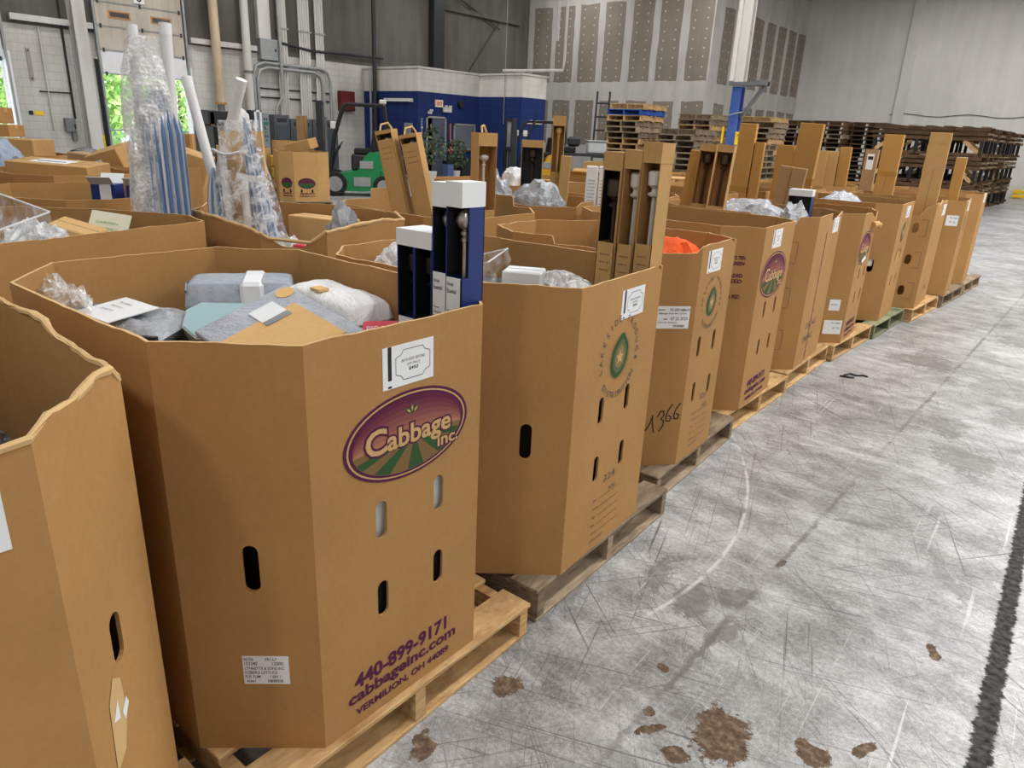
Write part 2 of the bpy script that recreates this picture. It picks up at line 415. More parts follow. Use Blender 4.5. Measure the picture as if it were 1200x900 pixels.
# pilaster and hanging cable on the back wall
struct('trim_1', MB().b2((-8.75, YB - .10, 0), (-8.33, YB, CEIL)), BACKW)
c = MB(); c.tube([(-8.9 + i * .5, YB - .03, 3.05 + .06 * math.sin(i * 1.3)) for i in range(16)], .012, 6)
tag(c.build('wall_cable', DKSTEEL), 'thin dark cable strung along the pale back wall', 'cable')
c = MB(); c.tube([(-12.62 + .18, YD - .03, 0.1), (-12.62 + .18 - .5, YD - .03, CEIL - .3)], .02, 6)
# corner bead where drywall turns
struct('trim_2', MB().b2((XS - .02, YD - .02, 0), (XS + .03, YD + .03, CEIL)), MUD)

# ceiling lamps (housing carries the area light above)
proto = None
for i, (x, y) in enumerate(LAMPS):
    if proto is None:
        proto = empty('high_bay_lamp', (x, y, CEIL - .6), label='rectangular high bay lamp hanging from the warehouse ceiling', cat='lamp', group='high bay lamps under the ceiling')
        MB().b2((-.3, -.6, 0.03), (.3, .6, .11), bev=.02).build('housing', OFFW, proto)
        MB().b2((-.27, -.57, 0.0), (.27, .57, .03)).build('diffuser', WHITE, proto)
        w = MB()
        for s in (-.5, .5): w.tube([(0, s, .11), (0, s, .6)], .006, 6)
        w.build('hanger', STEEL, proto)
    else:
        o = dup(proto); o.location = (x, y, CEIL - .6)
# ------------------------------------------------------------------ flat print helpers
TXT = {}
def text_geo(s, bold=0.0):
    k = (s, bold)
    if k not in TXT:
        cu = bpy.data.curves.new('t', 'FONT'); cu.body = s; cu.size = 1.0; cu.offset = bold; cu.resolution_u = 3; cu.fill_mode = 'FRONT'
        ob = bpy.data.objects.new('t', cu); me = ob.to_mesh()
        TXT[k] = ([(v.co.x, v.co.y) for v in me.vertices], [list(p.vertices) for p in me.polygons])
        ob.to_mesh_clear(); bpy.data.objects.remove(ob); bpy.data.curves.remove(cu)
    return TXT[k]

class Decal:
    """flat print on a panel: local x along the panel, z up, the panel's outside is -y"""
    def __init__(s, base=.0012): s.mb = MB(); s.base = base; s.step = .00035
    def y(s, layer): return -(s.base + layer * s.step)
    def poly(s, pts, mi=0, layer=0):
        y = s.y(layer); s.mb.add([(p[0], y, p[1]) for p in pts], [list(range(len(pts)))], mi); return s
    def rect(s, u0, v0, u1, v1, mi=0, layer=0): return s.poly([(u0, v0), (u1, v0), (u1, v1), (u0, v1)], mi, layer)
    def ell(s, cu, cv, ru, rv, mi=0, layer=0, n=48):
        return s.poly([(cu + ru * math.cos(2 * PI * k / n), cv + rv * math.sin(2 * PI * k / n)) for k in range(n)], mi, layer)
    def text(s, st, u0, v0, w, h, mi=0, layer=0, bold=0.0, shear=0.0, grow=0.0):
        vs, fs = text_geo(st, bold)
        if not vs: return s
        vs0, _ = text_geo(st, 0.0)
        x0 = min(v[0] for v in vs0); x1 = max(v[0] for v in vs0); y0 = min(v[1] for v in vs0); y1 = max(v[1] for v in vs0)
        sx = w / max(1e-6, x1 - x0); sy = h / max(1e-6, y1 - y0); y = s.y(layer)
        s.mb.add([(u0 + (v[0] - x0) * sx + shear * (v[1] - y0) * sy, y, v0 + (v[1] - y0) * sy) for v in vs], fs, mi); return s
    def char(s, ch, u, v, size, ang, mi=0, layer=0, bold=.01, sx=1.0):
        vs, fs = text_geo(ch, bold)
        if not vs: return
        x0 = min(q[0] for q in vs); x1 = max(q[0] for q in vs); ca, sa = math.cos(ang), math.sin(ang); y = s.y(layer)
        out = []
        for q in vs:
            a = (q[0] - (x0 + x1) / 2) * size * sx; b = q[1] * size
            out.append((u + a * ca - b * sa, y, v + a * sa + b * ca))
        s.mb.add(out, fs, mi)
    def ribbon(s, pts, w, mi=0, layer=0, closed=False):
        n = len(pts)
        for i in range(n if closed else n - 1):
            a = Vector(pts[i]); b = Vector(pts[(i + 1) % n]); d = (b - a)
            if d.length < 1e-6: continue
            d.normalize(); q = Vector((-d.y, d.x)) * w / 2
            s.poly([a - q - d * w * .3, b - q + d * w * .3, b + q + d * w * .3, a + q - d * w * .3], mi, layer)
        return s
    def build(s, name, mats, parent): return s.mb.build(name, mats, parent)

SKY = [paint('logo_sky_%d' % i, S(*[int(a + (b - a) * i / 6) for a, b in zip((92, 38, 62), (164, 112, 86))]), .75, spec=.15, var=.05, scale=40) for i in range(7)]
LOGOM = [PURPLE, TANINK, OLIVEINK, GREENINK] + SKY

def cabbage_logo(panel, cu, cv, ru=.208, rv=.116, text=True):
    d = Decal()
    d.ell(cu, cv, ru, rv, 0, 0); d.ell(cu, cv, ru * .955, rv * .94, 1, 1); d.ell(cu, cv, ru * .93, rv * .905, 0, 2)
    a, b = ru * .885, rv * .855
    hz = lambda x: -.16 + .10 * (1 - x * x)                       # horizon of the printed field
    N = 40
    def arc(x): return math.sqrt(max(0, 1 - x * x))
    xs = [-.985 + 1.97 * i / N for i in range(N + 1)]
    for k in range(7):                                            # sky in bands of ink, darkest at the top
        def lo(x, k=k): return hz(x) + (arc(x) - hz(x)) * (6 - k) / 7
        def hi(x, k=k): return hz(x) + (arc(x) - hz(x)) * (7 - k) / 7
        for i in range(N):
            x, y = xs[i], xs[i + 1]
            d.poly([(cu + a * x, cv + b * max(-arc(x), lo(x))), (cu + a * y, cv + b * max(-arc(y), lo(y))), (cu + a * y, cv + b * max(-arc(y), hi(y))), (cu + a * x, cv + b * max(-arc(x), hi(x)))], 4 + k, 3)
    for i in range(N):
        x, y = xs[i], xs[i + 1]
        d.poly([(cu + a * x, cv - b * arc(x)), (cu + a * y, cv - b * arc(y)), (cu + a * y, cv + b * max(-arc(y), hz(y))), (cu + a * x, cv + b * max(-arc(x), hz(x)))], 2, 3)
    # green rows fanning from the horizon
    ox, oy = .08, -.05
    def hit(th):
        dx, dy = math.cos(th), math.sin(th)
        A = 1; B = 2 * (ox * dx + oy * dy); Cc = ox * ox + oy * oy - 1
        t = (-B + math.sqrt(B * B - 4 * Cc)) / 2
        return (ox + dx * t * .985, oy + dy * t * .985)
    for th0, th1 in ((196, 208), (224, 242), (262, 280), (300, 318), (332, 344)):
        pts = [(cu + a * ox, cv + b * oy)] + [(cu + a * q[0], cv + b * q[1]) for q in (hit(math.radians(th0 + (th1 - th0) * i / 5)) for i in range(6))]
        d.poly(pts, 3, 4)
    # sprout
    for an in (-50, 0, 50):
        ca, sa = math.cos(math.radians(90 + an)), math.sin(math.radians(90 + an)); L = rv * .26
        bx, by = cu + ru * .03, cv + rv * .45
        d.poly([(bx, by), (bx + ca * L * .5 - sa * L * .22, by + sa * L * .5 + ca * L * .22), (bx + ca * L, by + sa * L), (bx + ca * L * .5 + sa * L * .22, by + sa * L * .5 - ca * L * .22)], 3, 4)
        d.poly([(bx + ca * L * .2, by + sa * L * .2), (bx + ca * L * .5 - sa * L * .1, by + sa * L * .5 + ca * L * .1), (bx + ca * L * .8, by + sa * L * .8), (bx + ca * L * .5 + sa * L * .1, by + sa * L * .5 - ca * L * .1)], 1, 5)
    for bold, mi, ly in ((.085, 0, 5), (.022, 1, 6)):
        d.text('C', cu - ru * .68, cv - rv * .22, ru * .30, rv * .56, mi, ly, bold)
        d.text('abbage', cu - ru * .36, cv - rv * .36, ru * 1.04, rv * .58, mi, ly, bold)
        d.text('inc.', cu + ru * .46, cv - rv * .58, ru * .36, rv * .27, mi, ly, bold)
    d.build('printed_logo', LOGOM, panel)

def lakeside_logo(panel, cu, cv, r=.135):
    d = Decal(); e = r * .70
    n = 56
    for k in range(n):                                            # sun rays round the lemon
        th = 2 * PI * k / n; x, y = math.cos(th), math.sin(th); w = .0016
        r0 = e * .62; r1 = e * (1.02 if k % 2 else .92)
        d.poly([(cu + x * r0 - y * w, cv + y * r0 + x * w), (cu + x * r0 + y * w, cv + y * r0 - x * w), (cu + x * r1, cv + y * r1)], 0, 0)
    def lemon(s):
        pts = []
        for k in range(40):
            th = 2 * PI * k / 40; x, y = .62 * math.cos(th), .74 * math.sin(th)
            t = abs(math.sin(th)) ** 12; y *= 1 + .22 * t * (1 if math.sin(th) > 0 else .15)
            x += .14 * y
            pts.append((cu + e * s * x, cv + e * s * y))
        return pts
    d.poly(lemon(1.06), 1, 1); d.poly(lemon(.80), 2, 2); d.poly(lemon(.55), 3, 3)
    st = [(cu + e * (.30 if k % 2 == 0 else .13) * math.cos(2 * PI * k / 10 + .3), cv + e * (.30 if k % 2 == 0 else .13) * math.sin(2 * PI * k / 10 + .3)) for k in range(10)]
    d.poly(st, 4, 4)
    s = 'LAKESIDE PRODUCE'; R = r
    for i, ch in enumerate(s):
        if ch == ' ': continue
        th = math.radians(192 - 204 * i / (len(s) - 1))
        d.char(ch, cu + R * math.cos(th) * .93, cv + R * math.sin(th), r * .25, th - PI / 2, 0, 0, .012)
    s = 'DISTRIBUTION'
    for i, ch in enumerate(s):
        th = math.radians(222 + 102 * i / (len(s) - 1))
        d.char(ch, cu + R * 1.16 * math.cos(th) * .93, cv + R * 1.14 * math.sin(th), r * .25, th + PI / 2, 0, 0, .012)
    d.build('printed_logo', [INKSOFT, GREENINK, paint('moss_ink', S(86, 96, 60), .75), paint('ochre_ink', S(140, 112, 66), .75), TANINK], panel)

def price_label(panel, u0, v0, w=.165, h=.105, detail=True):
    m = MB(); n = 3
    m.b2((u0, -.0011, v0), (u0 + w, -.0002, v0 + h))
    m.build('paper_label', WHITE, panel)
    d = Decal(.0014)
    d.rect(u0 + w * .095, v0 + h * .20, u0 + w * .165, v0 + h, 0, 0); d.rect(u0 + w * .095, v0 + h * .02, u0 + w * .165, v0 + h * .07, 0, 0)
    pts = []
    for k in range(64):                                           # scalloped ornamental frame
        th = 2 * PI * k / 64; c_, s_ = math.cos(th), math.sin(th)
        q = 1 + .10 * math.cos(4 * th) - .05 * math.cos(8 * th)
        x = max(-1, min(1, c_ * 1.18 * q)); y = max(-1, min(1, s_ * 1.18 * q))
        pts.append((u0 + w * (.585 + .34 * x), v0 + h * (.50 + .36 * y)))
    d.ribbon(pts, .0018, 1, 0, True)
    if detail:
        d.text('BATH BODY BEYOND', u0 + w * .36, v0 + h * .57, w * .46, h * .07, 1, 0); d.text('OFF PRICE', u0 + w * .46, v0 + h * .46, w * .26, h * .06, 1, 0)
        d.text('$450', u0 + w * .50, v0 + h * .33, w * .18, h * .09, 0, 0, .02)
    d.build('label_print', [INK, INKSOFT], panel)

def sticker(panel, u0, v0, w, h, lines, bar=True, tilt=0.0):
    m = MB(); m.b2((u0, -.0011, v0), (u0 + w, -.0002, v0 + h)); o = m.build('paper_sticker', WHITE, panel)
    d = Decal(.0014)
    for (st, x, y, ww, hh) in lines: d.text(st, u0 + w * x, v0 + h * y, w * ww, h * hh, 0, 0, .01)
    if bar:
        rnd = random.Random(len(lines)); x = .52
        while x < .86:
            b = rnd.uniform(.006, .02); d.rect(u0 + w * x, v0 + h * .06, u0 + w * (x + b), v0 + h * .17, 0, 0); x += b + rnd.uniform(.006, .016)
    d.build('sticker_print', [INK], panel)

def form_lines(panel, u0, v0, w=.21):
    d = Decal()
    for k, s in enumerate(('Ref', 'Grower', 'Var', 'Net', 'Variety')):
        v = v0 + .165 - k * .036
        d.text(s, u0, v, .028 if len(s) < 5 else .045, .012, 0); d.rect(u0 + .052, v, u0 + w, v + .0022, 0)
    d.text('Produce of USA', u0, v0 - .012, .10, .012, 0); d.text('324', u0 + .07, v0 + .225, .09, .03, 0); d.text('KXJ', u0 + .12, v0 + .17, .05, .022, 0)
    d.build('printed_form', [INKSOFT], panel)

def cabbage_text(panel, L):
    d = Decal(); s = L / .56
    d.text('440-899-9171', .10 * s, .120, .335 * s, .042, 0, 0, .035); d.text('cabbageinc.com', .078 * s, .066, .395 * s, .046, 0, 0, .03); d.text('VERMILION, OH 44089', .10 * s, .030, .345 * s, .024, 0, 0, .03)
    d.build('printed_lettering', [PURPLE], panel)

# ------------------------------------------------------------------ gaylord bins
def slot_pts(u, v, w, h, n=6):
    r = w / 2; out = []
    for k in range(n + 1):
        th = PI * k / n; out.append((u + r * math.cos(th), v + h / 2 - r + r * math.sin(th)))
    for k in range(n + 1):
        th = PI + PI * k / n; out.append((u + r * math.cos(th), v - h / 2 + r + r * math.sin(th)))
    return out

def make_panel(root, p, q, h, z, holes=(), rim=None, seed=0, bulge=0.0, t=.012, mats=None, detail=1.0, turn0=.4, turn1=.4, wavy=.004, lat=1.0):
    """one wall panel p->q (local xy of the bin), height h; rim = [(u 0..1, dv)] profile"""
    p, q = Vector(p), Vector(q); L = (q - p).length; ang = math.atan2(q.y - p.y, q.x - p.x)
    def rimv(u):
        x = u / L; dv = 0
        if rim:
            for (a, da), (b, db) in zip(rim[:-1], rim[1:]):
                if a <= x <= b: dv = da + (db - da) * (x - a) / max(1e-6, b - a); break
        return h + dv + wavy * (noise.noise((u * 7 + seed * 3.1, seed, 0)) + .6 * noise.noise((u * 31, seed, 5)) + .35 * noise.noise((u * 90, seed, 9)))
    pts = []; edges = []
    def chain(lst):
        n0 = len(pts); pts.extend(lst); return list(range(n0, n0 + len(lst)))
    nb = max(2, int(L / .16)); nt = max(4, int(L / (.035 / detail))) if detail >= 1 else max(3, int(L / .10)); ns = 6
    loop = [(L * i / nb, 0) for i in range(nb)] + [(L, rimv(L) * i / ns) for i in range(ns)]
    xs = [1 - i / nt for i in range(nt)]
    if rim: xs = sorted(set(xs) | {r[0] for r in rim if 0 < r[0] < 1} , reverse=True)
    loop += [(L * x, rimv(L * x)) for x in xs] + [(0, rimv(0) * (1 - i / ns)) for i in range(ns)]
    ids = chain([Vector(a) for a in loop]); edges += [(ids[i], ids[(i + 1) % len(ids)]) for i in range(len(ids))]
    hp = [slot_pts(*hh) for hh in holes]
    for lp in hp:
        ids = chain([Vector(a) for a in lp]); edges += [(ids[i], ids[(i + 1) % len(ids)]) for i in range(len(ids))]
    gx = max(2, int(L / .12)); gz = 8
    for i in range(1, gx):
        for j in range(1, gz):
            u, v = L * i / gx, h * j / gz
            if v > rimv(u) - .03 or any(abs(u - hh[0]) < hh[2] / 2 + .015 and abs(v - hh[1]) < hh[3] / 2 + .015 for hh in holes): continue
            pts.append(Vector((u, v)))
    vs, es, fs, *_ = delaunay_2d_cdt(pts, edges, [], 0, 1e-6)
    loopset = [Vector(a) for a in loop]
    def inside(poly, x, y):
        r = False; j = len(poly) - 1
        for i in range(len(poly)):
            xi, yi = poly[i][0], poly[i][1]; xj, yj = poly[j][0], poly[j][1]
            if (yi > y) != (yj > y) and x < (xj - xi) * (y - yi) / (yj - yi) + xi: r = not r
            j = i
        return r
    keep = []
    for f in fs:
        cx = sum(vs[i].x for i in f) / len(f); cy = sum(vs[i].y for i in f) / len(f)
        if not inside(loop, cx, cy) or any(inside(lp, cx, cy) for lp in hp): continue
        keep.append(list(f))
    N = len(vs); c0 = t * math.tan(turn0); c1 = t * math.tan(turn1)
    def off(u, v):
        e = math.sin(PI * min(1, max(0, u / L)))
        o = bulge * e * math.sin(PI * min(1, max(0, v / h)))
        k = max(0, (v - .965 * h) / (.035 * h))
        return o + lat * k * wavy * 1.6 * e * noise.noise((u * 6 + seed, 3.3, seed))
    front = [(a.x, -off(a.x, a.y), a.y) for a in vs]
    back = [(min(max(a.x, c0), L - c1), t - off(a.x, a.y), a.y) for a in vs]
    cnt = {}
    for f in keep:
        for i in range(len(f)):
            e = (f[i], f[(i + 1) % len(f)]); cnt[tuple(sorted(e))] = cnt.get(tuple(sorted(e)), []) + [e]
    faces = [f for f in keep] + [[i + N for i in reversed(f)] for f in keep]; mi = [0] * len(faces)
    for k, e in cnt.items():
        if len(e) == 1:
            a, b = e[0]; faces.append([b, a, a + N, b + N]); mx_, my_ = (vs[a].x + vs[b].x) / 2, (vs[a].y + vs[b].y) / 2
            mi.append(0 if any(abs(mx_ - hh[0]) < hh[2] * .6 and abs(my_ - hh[1]) < hh[3] * .6 for hh in holes) else 1)
    me = bpy.data.meshes.new('side_panel'); me.from_pydata(front + back, [], faces); me.update()
    for m in (mats or (CARD, CUT)): me.materials.append(m)
    me.polygons.foreach_set('material_index', mi)
    bm = bmesh.new(); bm.from_mesh(me); bmesh.ops.recalc_face_normals(bm, faces=bm.faces[:])
    lone = [v for v in bm.verts if not v.link_faces]; bmesh.ops.delete(bm, geom=lone, context='VERTS'); bm.to_mesh(me); bm.free()
    me.polygons.foreach_set('use_smooth', [True] * len(me.polygons)); me.set_sharp_from_angle(angle=.5)
    return mobj('side_panel', me, root, (p.x, p.y, z), (0, 0, ang)), L

Z0 = .135
def make_bin(poly, ztop, label, holes={}, rims={}, name='gaylord_bin', group='cardboard produce bins on pallets', mats=None, detail=1.0, bulges=None, seed=0, wavy=.004, z0=Z0, only=None, t=.008):
    cx = sum(p[0] for p in poly) / len(poly); cy = sum(p[1] for p in poly) / len(poly)
    root = empty(name, (cx, cy, z0), label=label, cat='cardboard bin', group=group)
    loc = [(p[0] - cx, p[1] - cy) for p in poly]; P = []
    n = len(poly)
    def turn(i):
        a = Vector(loc[i]) - Vector(loc[i - 1]); b = Vector(loc[(i + 1) % n]) - Vector(loc[i]); return abs(a.angle(b)) / 2
    for i in range(n):
        bu = (bulges or {}).get(i, 0.0 if (i in holes or i in (0, 7)) else .008)
        o, L = make_panel(root, loc[i], loc[(i + 1) % n], ztop - z0, 0, holes.get(i, ()), rims.get(i), seed * 10 + i, bu, mats=mats, detail=detail, turn0=turn(i), turn1=turn((i + 1) % n), wavy=wavy, t=t, lat=0.0 if i in (0, 7) else 1.0)
        P.append(o)
    MB().prism([(a * .985, b * .985) for a, b in loc], .001, .012).build('base_sheet', mats[0] if mats else CARD, root)
    return root, P

def frayed_rim(root, P, idx, rad, seed):
    """crushed, split cardboard edge rolled along the rim of some panels"""
    for i in idx:
        me = P[i].data; pts = {}
        for v in me.vertices:
            k = round(v.co.x, 2)
            if k not in pts or v.co.z > pts[k][1]: pts[k] = (v.co.x, v.co.z)
        xs = sorted(pts.values()); xs = [q for n_, q in enumerate(xs) if n_ % 1 == 0]
        path = [(x, .004 + .004 * noise.noise((x * 20, i, seed)), z - .004 + .004 * noise.noise((x * 33, seed, i))) for x, z in xs if z > max(q[1] for q in xs) - .06]
        if len(path) < 3: continue
        MB().tube(path, [rad * (.55 + .5 * abs(noise.noise((p[0] * 25, i, seed)))) for p in path], 6).build('frayed_rim', CUT, P[i])
SL = [(.20, .585, .036, .105), (.40, .585, .036, .105), (.20, .352, .036, .105), (.40, .352, .036, .105)]
FRONT = 'front row of produce bins along the aisle'
BIN = {}
B0=[(-1.14,-.17),(-1.14,.28),(-1.35,.49),(-2.12,.50),(-2.36,.28),(-2.36,-.17),(-2.14,-.40),(-1.36,-.40)]
B1=[(-1.232,.805),(-1.24,1.365),(-1.37,1.49),(-2.25,1.485),(-2.48,1.28),(-2.47,.75),(-2.23,.57),(-1.465,.59)]
B2=[(-1.25,1.84),(-1.297,2.44),(-1.40,2.52),(-2.13,2.46),(-2.37,2.25),(-2.36,1.75),(-2.2,1.60),(-1.49,1.625)]
B3=[(-1.40,2.99),(-1.425,3.4),(-1.62,3.5),(-2.25,3.42),(-2.45,3.1),(-2.42,2.75),(-2.2,2.62),(-1.56,2.80)]
B4=[(-1.49,3.94),(-1.53,4.5),(-1.7,4.62),(-2.5,4.6),(-2.72,4.4),(-2.7,3.9),(-2.5,3.72),(-1.68,3.77)]
B5=[(-1.55,5.02),(-1.60,5.67),(-1.78,5.78),(-2.55,5.76),(-2.75,5.6),(-2.74,5.0),(-2.5,4.8),(-1.72,4.83)]
B6=[(-1.535,6.05),(-1.57,6.54),(-1.7,6.75),(-2.5,6.75),(-2.72,6.5),(-2.7,6.05),(-2.5,5.85),(-1.72,5.88)]
B7=[(-1.53,7.17),(-1.57,7.8),(-1.72,7.9),(-2.5,7.88),(-2.72,7.7),(-2.7,7.15),(-2.5,6.95),(-1.72,7.02)]
B8=[(-1.42,8.05),(-1.45,8.72),(-1.6,8.85),(-2.4,8.85),(-2.6,8.65),(-2.6,8.1),(-2.4,7.93),(-1.6,7.95)]
B9=[(-1.34,9.13),(-1.40,9.8),(-1.55,9.93),(-2.35,9.93),(-2.55,9.7),(-2.53,9.15),(-2.3,8.97),(-1.5,9.05)]
B10=[(-1.34,10.15),(-1.37,10.65),(-1.52,10.88),(-2.3,10.88),(-2.5,10.7),(-2.5,10.2),(-2.3,10.02),(-1.5,10.03)]

r, P = make_bin(B0, 1.205, 'crumpled plain bin with torn rim beside the first Cabbage logo bin', {1: [(.135, .60, .04, .105)], 0: SL[2:]},
    {0: [(0, -.02), (.3, -.035), (.86, -.035), (.87, -.01), (1, -.005)], 1: [(0, -.005), (.2, .012), (.45, .004), (.7, .016), (.9, .012), (1, -.012)], 2: [(0, -.012), (.3, .0), (.45, .01), (.5, .02), (1, .012)], 3: [(0, .012), (.2, .0), (.6, .01), (1, 0)]}, group=FRONT, seed=1, wavy=.011, bulges={2: .02, 1: 0.0})
price_label(P[0], .235, .90)
frayed_rim(r, P, (0, 1, 2, 3), .011, 3)
d = Decal(); d.poly([(.07, .50), (.095, .54), (.12, .52), (.125, .44), (.10, .37), (.06, .35)], 0); d.build('torn_tape', [paint('torn_ply', S(200, 166, 116), .8)], P[1])
d = Decal(.0018); d.poly([(.075, .455), (.098, .49), (.098, .445)], 0); d.poly([(.108, .45), (.128, .47), (.135, .45), (.115, .425)], 0); d.build('torn_paper', [WHITE], P[1])
cabbage_logo(P[0], .18, .42)
r, P = make_bin(B1, 1.215, 'large bin with oval Cabbage logo and phone number, filled with parcels', {0: SL, 7: [(.17, .537, .037, .125)], 6: [(.56, .57, .037, .105), (.55, .21, .037, .105)]},
    {0: [(0, 0), (1, .003)], 1: [(0, .003), (.5, -.006), (1, .0)]}, group=FRONT, seed=2, bulges={1: .0})
cabbage_logo(P[0], .297, .793); cabbage_text(P[0], .56); price_label(P[0], .212, .925)
sticker(P[7], .128, .206, .111, .084, [('96706', .02, .84, .22, .1), ('FR1-L7', .5, .84, .24, .1), ('153240', .04, .68, .28, .12), ('12000', .64, .68, .24, .12), ('LYNNETTE & SONS INC', .04, .52, .86, .1), ('ICEBERG LETTUCE', .04, .37, .7, .1), ('FLR YUM', .04, .22, .32, .1), ('1 BIN 1', .58, .22, .22, .1), ('45867', .06, .06, .2, .09)])
r, P = make_bin(B2, 1.195, 'bin with round Lakeside Produce emblem holding kraft curtain rod boxes', {0: SL, 7: [(.168, .527, .04, .13)]},
    {0: [(0, -.0), (.3, .0), (.7, .002), (.9, .004), (1, -.018)], 3: [(0, 0), (.5, .012), (.7, .002), (1, .006)], 7: [(0, .008), (.5, .004), (1, 0)]}, group=FRONT, seed=3, wavy=.006)
lakeside_logo(P[0], .305, .765); price_label(P[0], .285, .905, .175); form_lines(P[0], .20, .045)
r, P = make_bin(B3, 1.205, 'Lakeside bin marked 4366 in black marker, orange cloth inside', {0: [(.10, .585, .034, .105), (.285, .585, .034, .105), (.11, .352, .034, .105), (.30, .352, .034, .105)]},
    {0: [(0, 0), (.8, .006), (1, -.02)], 6: [(0, 0), (.30, 0), (.32, -.035), (1, -.03)], 7: [(0, -.03), (.9, -.03), (1, 0)]}, group=FRONT, seed=4, wavy=.006, bulges={7: 0})
lakeside_logo(P[0], .185, .79, .112); price_label(P[0], .075, .94); form_lines(P[0], .13, .06, .2)
sticker(P[7], .068, .695, .155, .105, [('MEMO', .02, .8, .2, .07), ('PO-00016884-01', .38, .78, .6, .12), ('Mileage Park Bin (USA)', .04, .62, .86, .1), ('07 22 2025', .42, .38, .52, .14), ('www.', .2, .38, .12, .08), ('Packed for distribution', .04, .25, .6, .06)])
d = Decal()
def pen(pts, w=.006): d.ribbon(pts, w, 0, 0)
for pts in ([(.06, .185), (.075, .19), (.09, .22), (.10, .255)], [(.10, .265), (.105, .22), (.115, .175)], [(.125, .255), (.14, .285), (.155, .285), (.158, .265), (.145, .245), (.16, .235), (.158, .21), (.14, .18)], [(.195, .32), (.175, .285), (.168, .25), (.175, .232), (.19, .235), (.195, .255), (.18, .262)], [(.235, .325), (.215, .295), (.208, .265), (.212, .245), (.228, .245), (.233, .265), (.218, .272)]): pen(pts)
d.build('marker_number', [INK], P[7])
r, P = make_bin(B4, 1.215, 'bin with oval Cabbage logo and purple lettering on its side, nearly empty to the rim', {0: SL}, {2: [(0, 0), (1, 0)]}, group=FRONT, seed=5)
cabbage_logo(P[0], .265, .79, .235, .135); cabbage_text(P[0], .54); price_label(P[0], .15, .95)
d = Decal()
for k, (s_, v) in enumerate((('SEED TO TEEN', .90), ('TO GREEN', .868), ('LOADED', .80), ('BREED', .768), ('OVER FEED', .68))): d = Decal(); d.text(s_, .05, v, .11, .02, 0, 0, .03); d.build('printed_line', [PURPLE], P[7])
r, P = make_bin(B5, 1.205, 'bin with purple stripe and tall cut-out side flap, silver wrap spilling over', {7: [(.045, .83, .03, .10), (.04, .52, .03, .10), (.035, .22, .03, .10)]}, {0: [(0, .0), (.55, 0), (.551, -.05), (.7, -.05), (1, -.0)], 7: [(0, -.16), (.25, -.10), (.45, -.005), (1, 0)], 6: [(0, 0), (.7, 0), (.95, -.10), (1, -.16)]}, group=FRONT, seed=6, bulges={7: 0})
price_label(P[0], .42, .93); d = Decal(); d.rect(.262, .02, .276, .95, 0)
for k in range(14): d.rect(.262, .03 + k * .066, .276, .036 + k * .066, 1, 1)
d.build('purple_stripe', [PURPLE, TANINK], P[0])
d = Decal(); d.text('CAR  AGE', .14, .27, .28, .045, 0, 0); d.text('CARE FACE', .12, .17, .28, .045, 0, 0); d.build('printed_lettering', [INKSOFT], P[0])
for v in (.83, .52, .22): d = Decal(); d.ribbon([(.06, v + .07), (.13, v + .07), (.13, v - .07), (.06, v - .07)], .003, 0); d.build('die_cut_outline', [INKSOFT], P[7])
r, P = make_bin(B6, 1.17, 'shorter Cabbage bin with crumpled front lip and torn white patch', {0: SL[2:] + [(.20, .545, .036, .09), (.40, .545, .036, .09)]}, {0: [(0, 0), (.5, .0), (.8, -.05), (.92, -.06), (1, -.0)]}, group=FRONT, seed=7, wavy=.007)
cabbage_logo(P[0], .215, .755, .20, .135); cabbage_text(P[0], .5)
d = Decal(.004); d.poly([(.18, .66), (.30, .69), (.34, .66), (.22, .63)], 0); d.build('torn_paper', [WHITE], P[0])
sticker(P[7], .085, .075, .15, .115, [('PO-0001', .4, .75, .5, .1), ('07 22', .5, .4, .4, .1)], False); sticker(P[7], .10, .27, .09, .09, [('BIN', .2, .5, .5, .1)], False)
m = MB(); m.tube([(.30, -.01, .93), (.40, -.03, .935), (.47, -.035, .92)], [.03, .026, .022], 8); m.build('curled_lip', CARD_L, P[0], smooth=True)
r, P = make_bin(B7, 1.195, 'bin with faint round emblem and round hand hole showing white foam', {0: [(.2, .585, .036, .105), (.42, .585, .036, .105), (.2, .352, .036, .105), (.42, .352, .036, .105)], 7: [(.065, .51, .055, .12)]}, {}, group=FRONT, seed=8)
lakeside_logo(P[0], .31, .79, .15); price_label(P[0], .25, .925, .2)
m = MB(); m.box((.065, .03, .535), (.05, .03, .07), bev=.01); m.build('white_foam', WHITE, P[7])
r, P = make_bin(B8, 1.175, 'bin with stacked round hand holes and scooped rim, one tall carton inside', {7: [(.055, .80, .06, .10), (.05, .49, .06, .10), (.05, .18, .06, .10)]}, {7: [(0, -.13), (.35, -.13), (.6, -.04), (1, 0)], 6: [(0, 0), (.55, 0), (.7, -.05), (.85, -.12), (1, -.13)], 0: [(0, 0), (.2, .0), (.3, -.03), (.45, .02), (.7, .0), (1, 0)]}, group=FRONT, seed=9, wavy=.01)
price_label(P[0], .42, .90, .2, .11); d = Decal(); d.rect(.26, .05, .27, .90, 0); d.text('CAR AGE', .32, .15, .2, .04, 0); d.build('printed_stripe', [INKSOFT], P[0])
for v in (.80, .49, .18): d = Decal(); d.ribbon([(.10, v + .08), (.16, v + .08), (.16, v - .08), (.10, v - .08)], .004, 0); d.build('die_cut_outline', [INKSOFT], P[7])
r, P = make_bin(B9, 1.16, 'bin with white shipping sticker on its near corner and faint emblem', {0: [(.2, .565, .036, .105), (.42, .565, .036, .105), (.2, .352, .036, .105), (.42, .352, .036, .105)]}, {}, group=FRONT, seed=10)
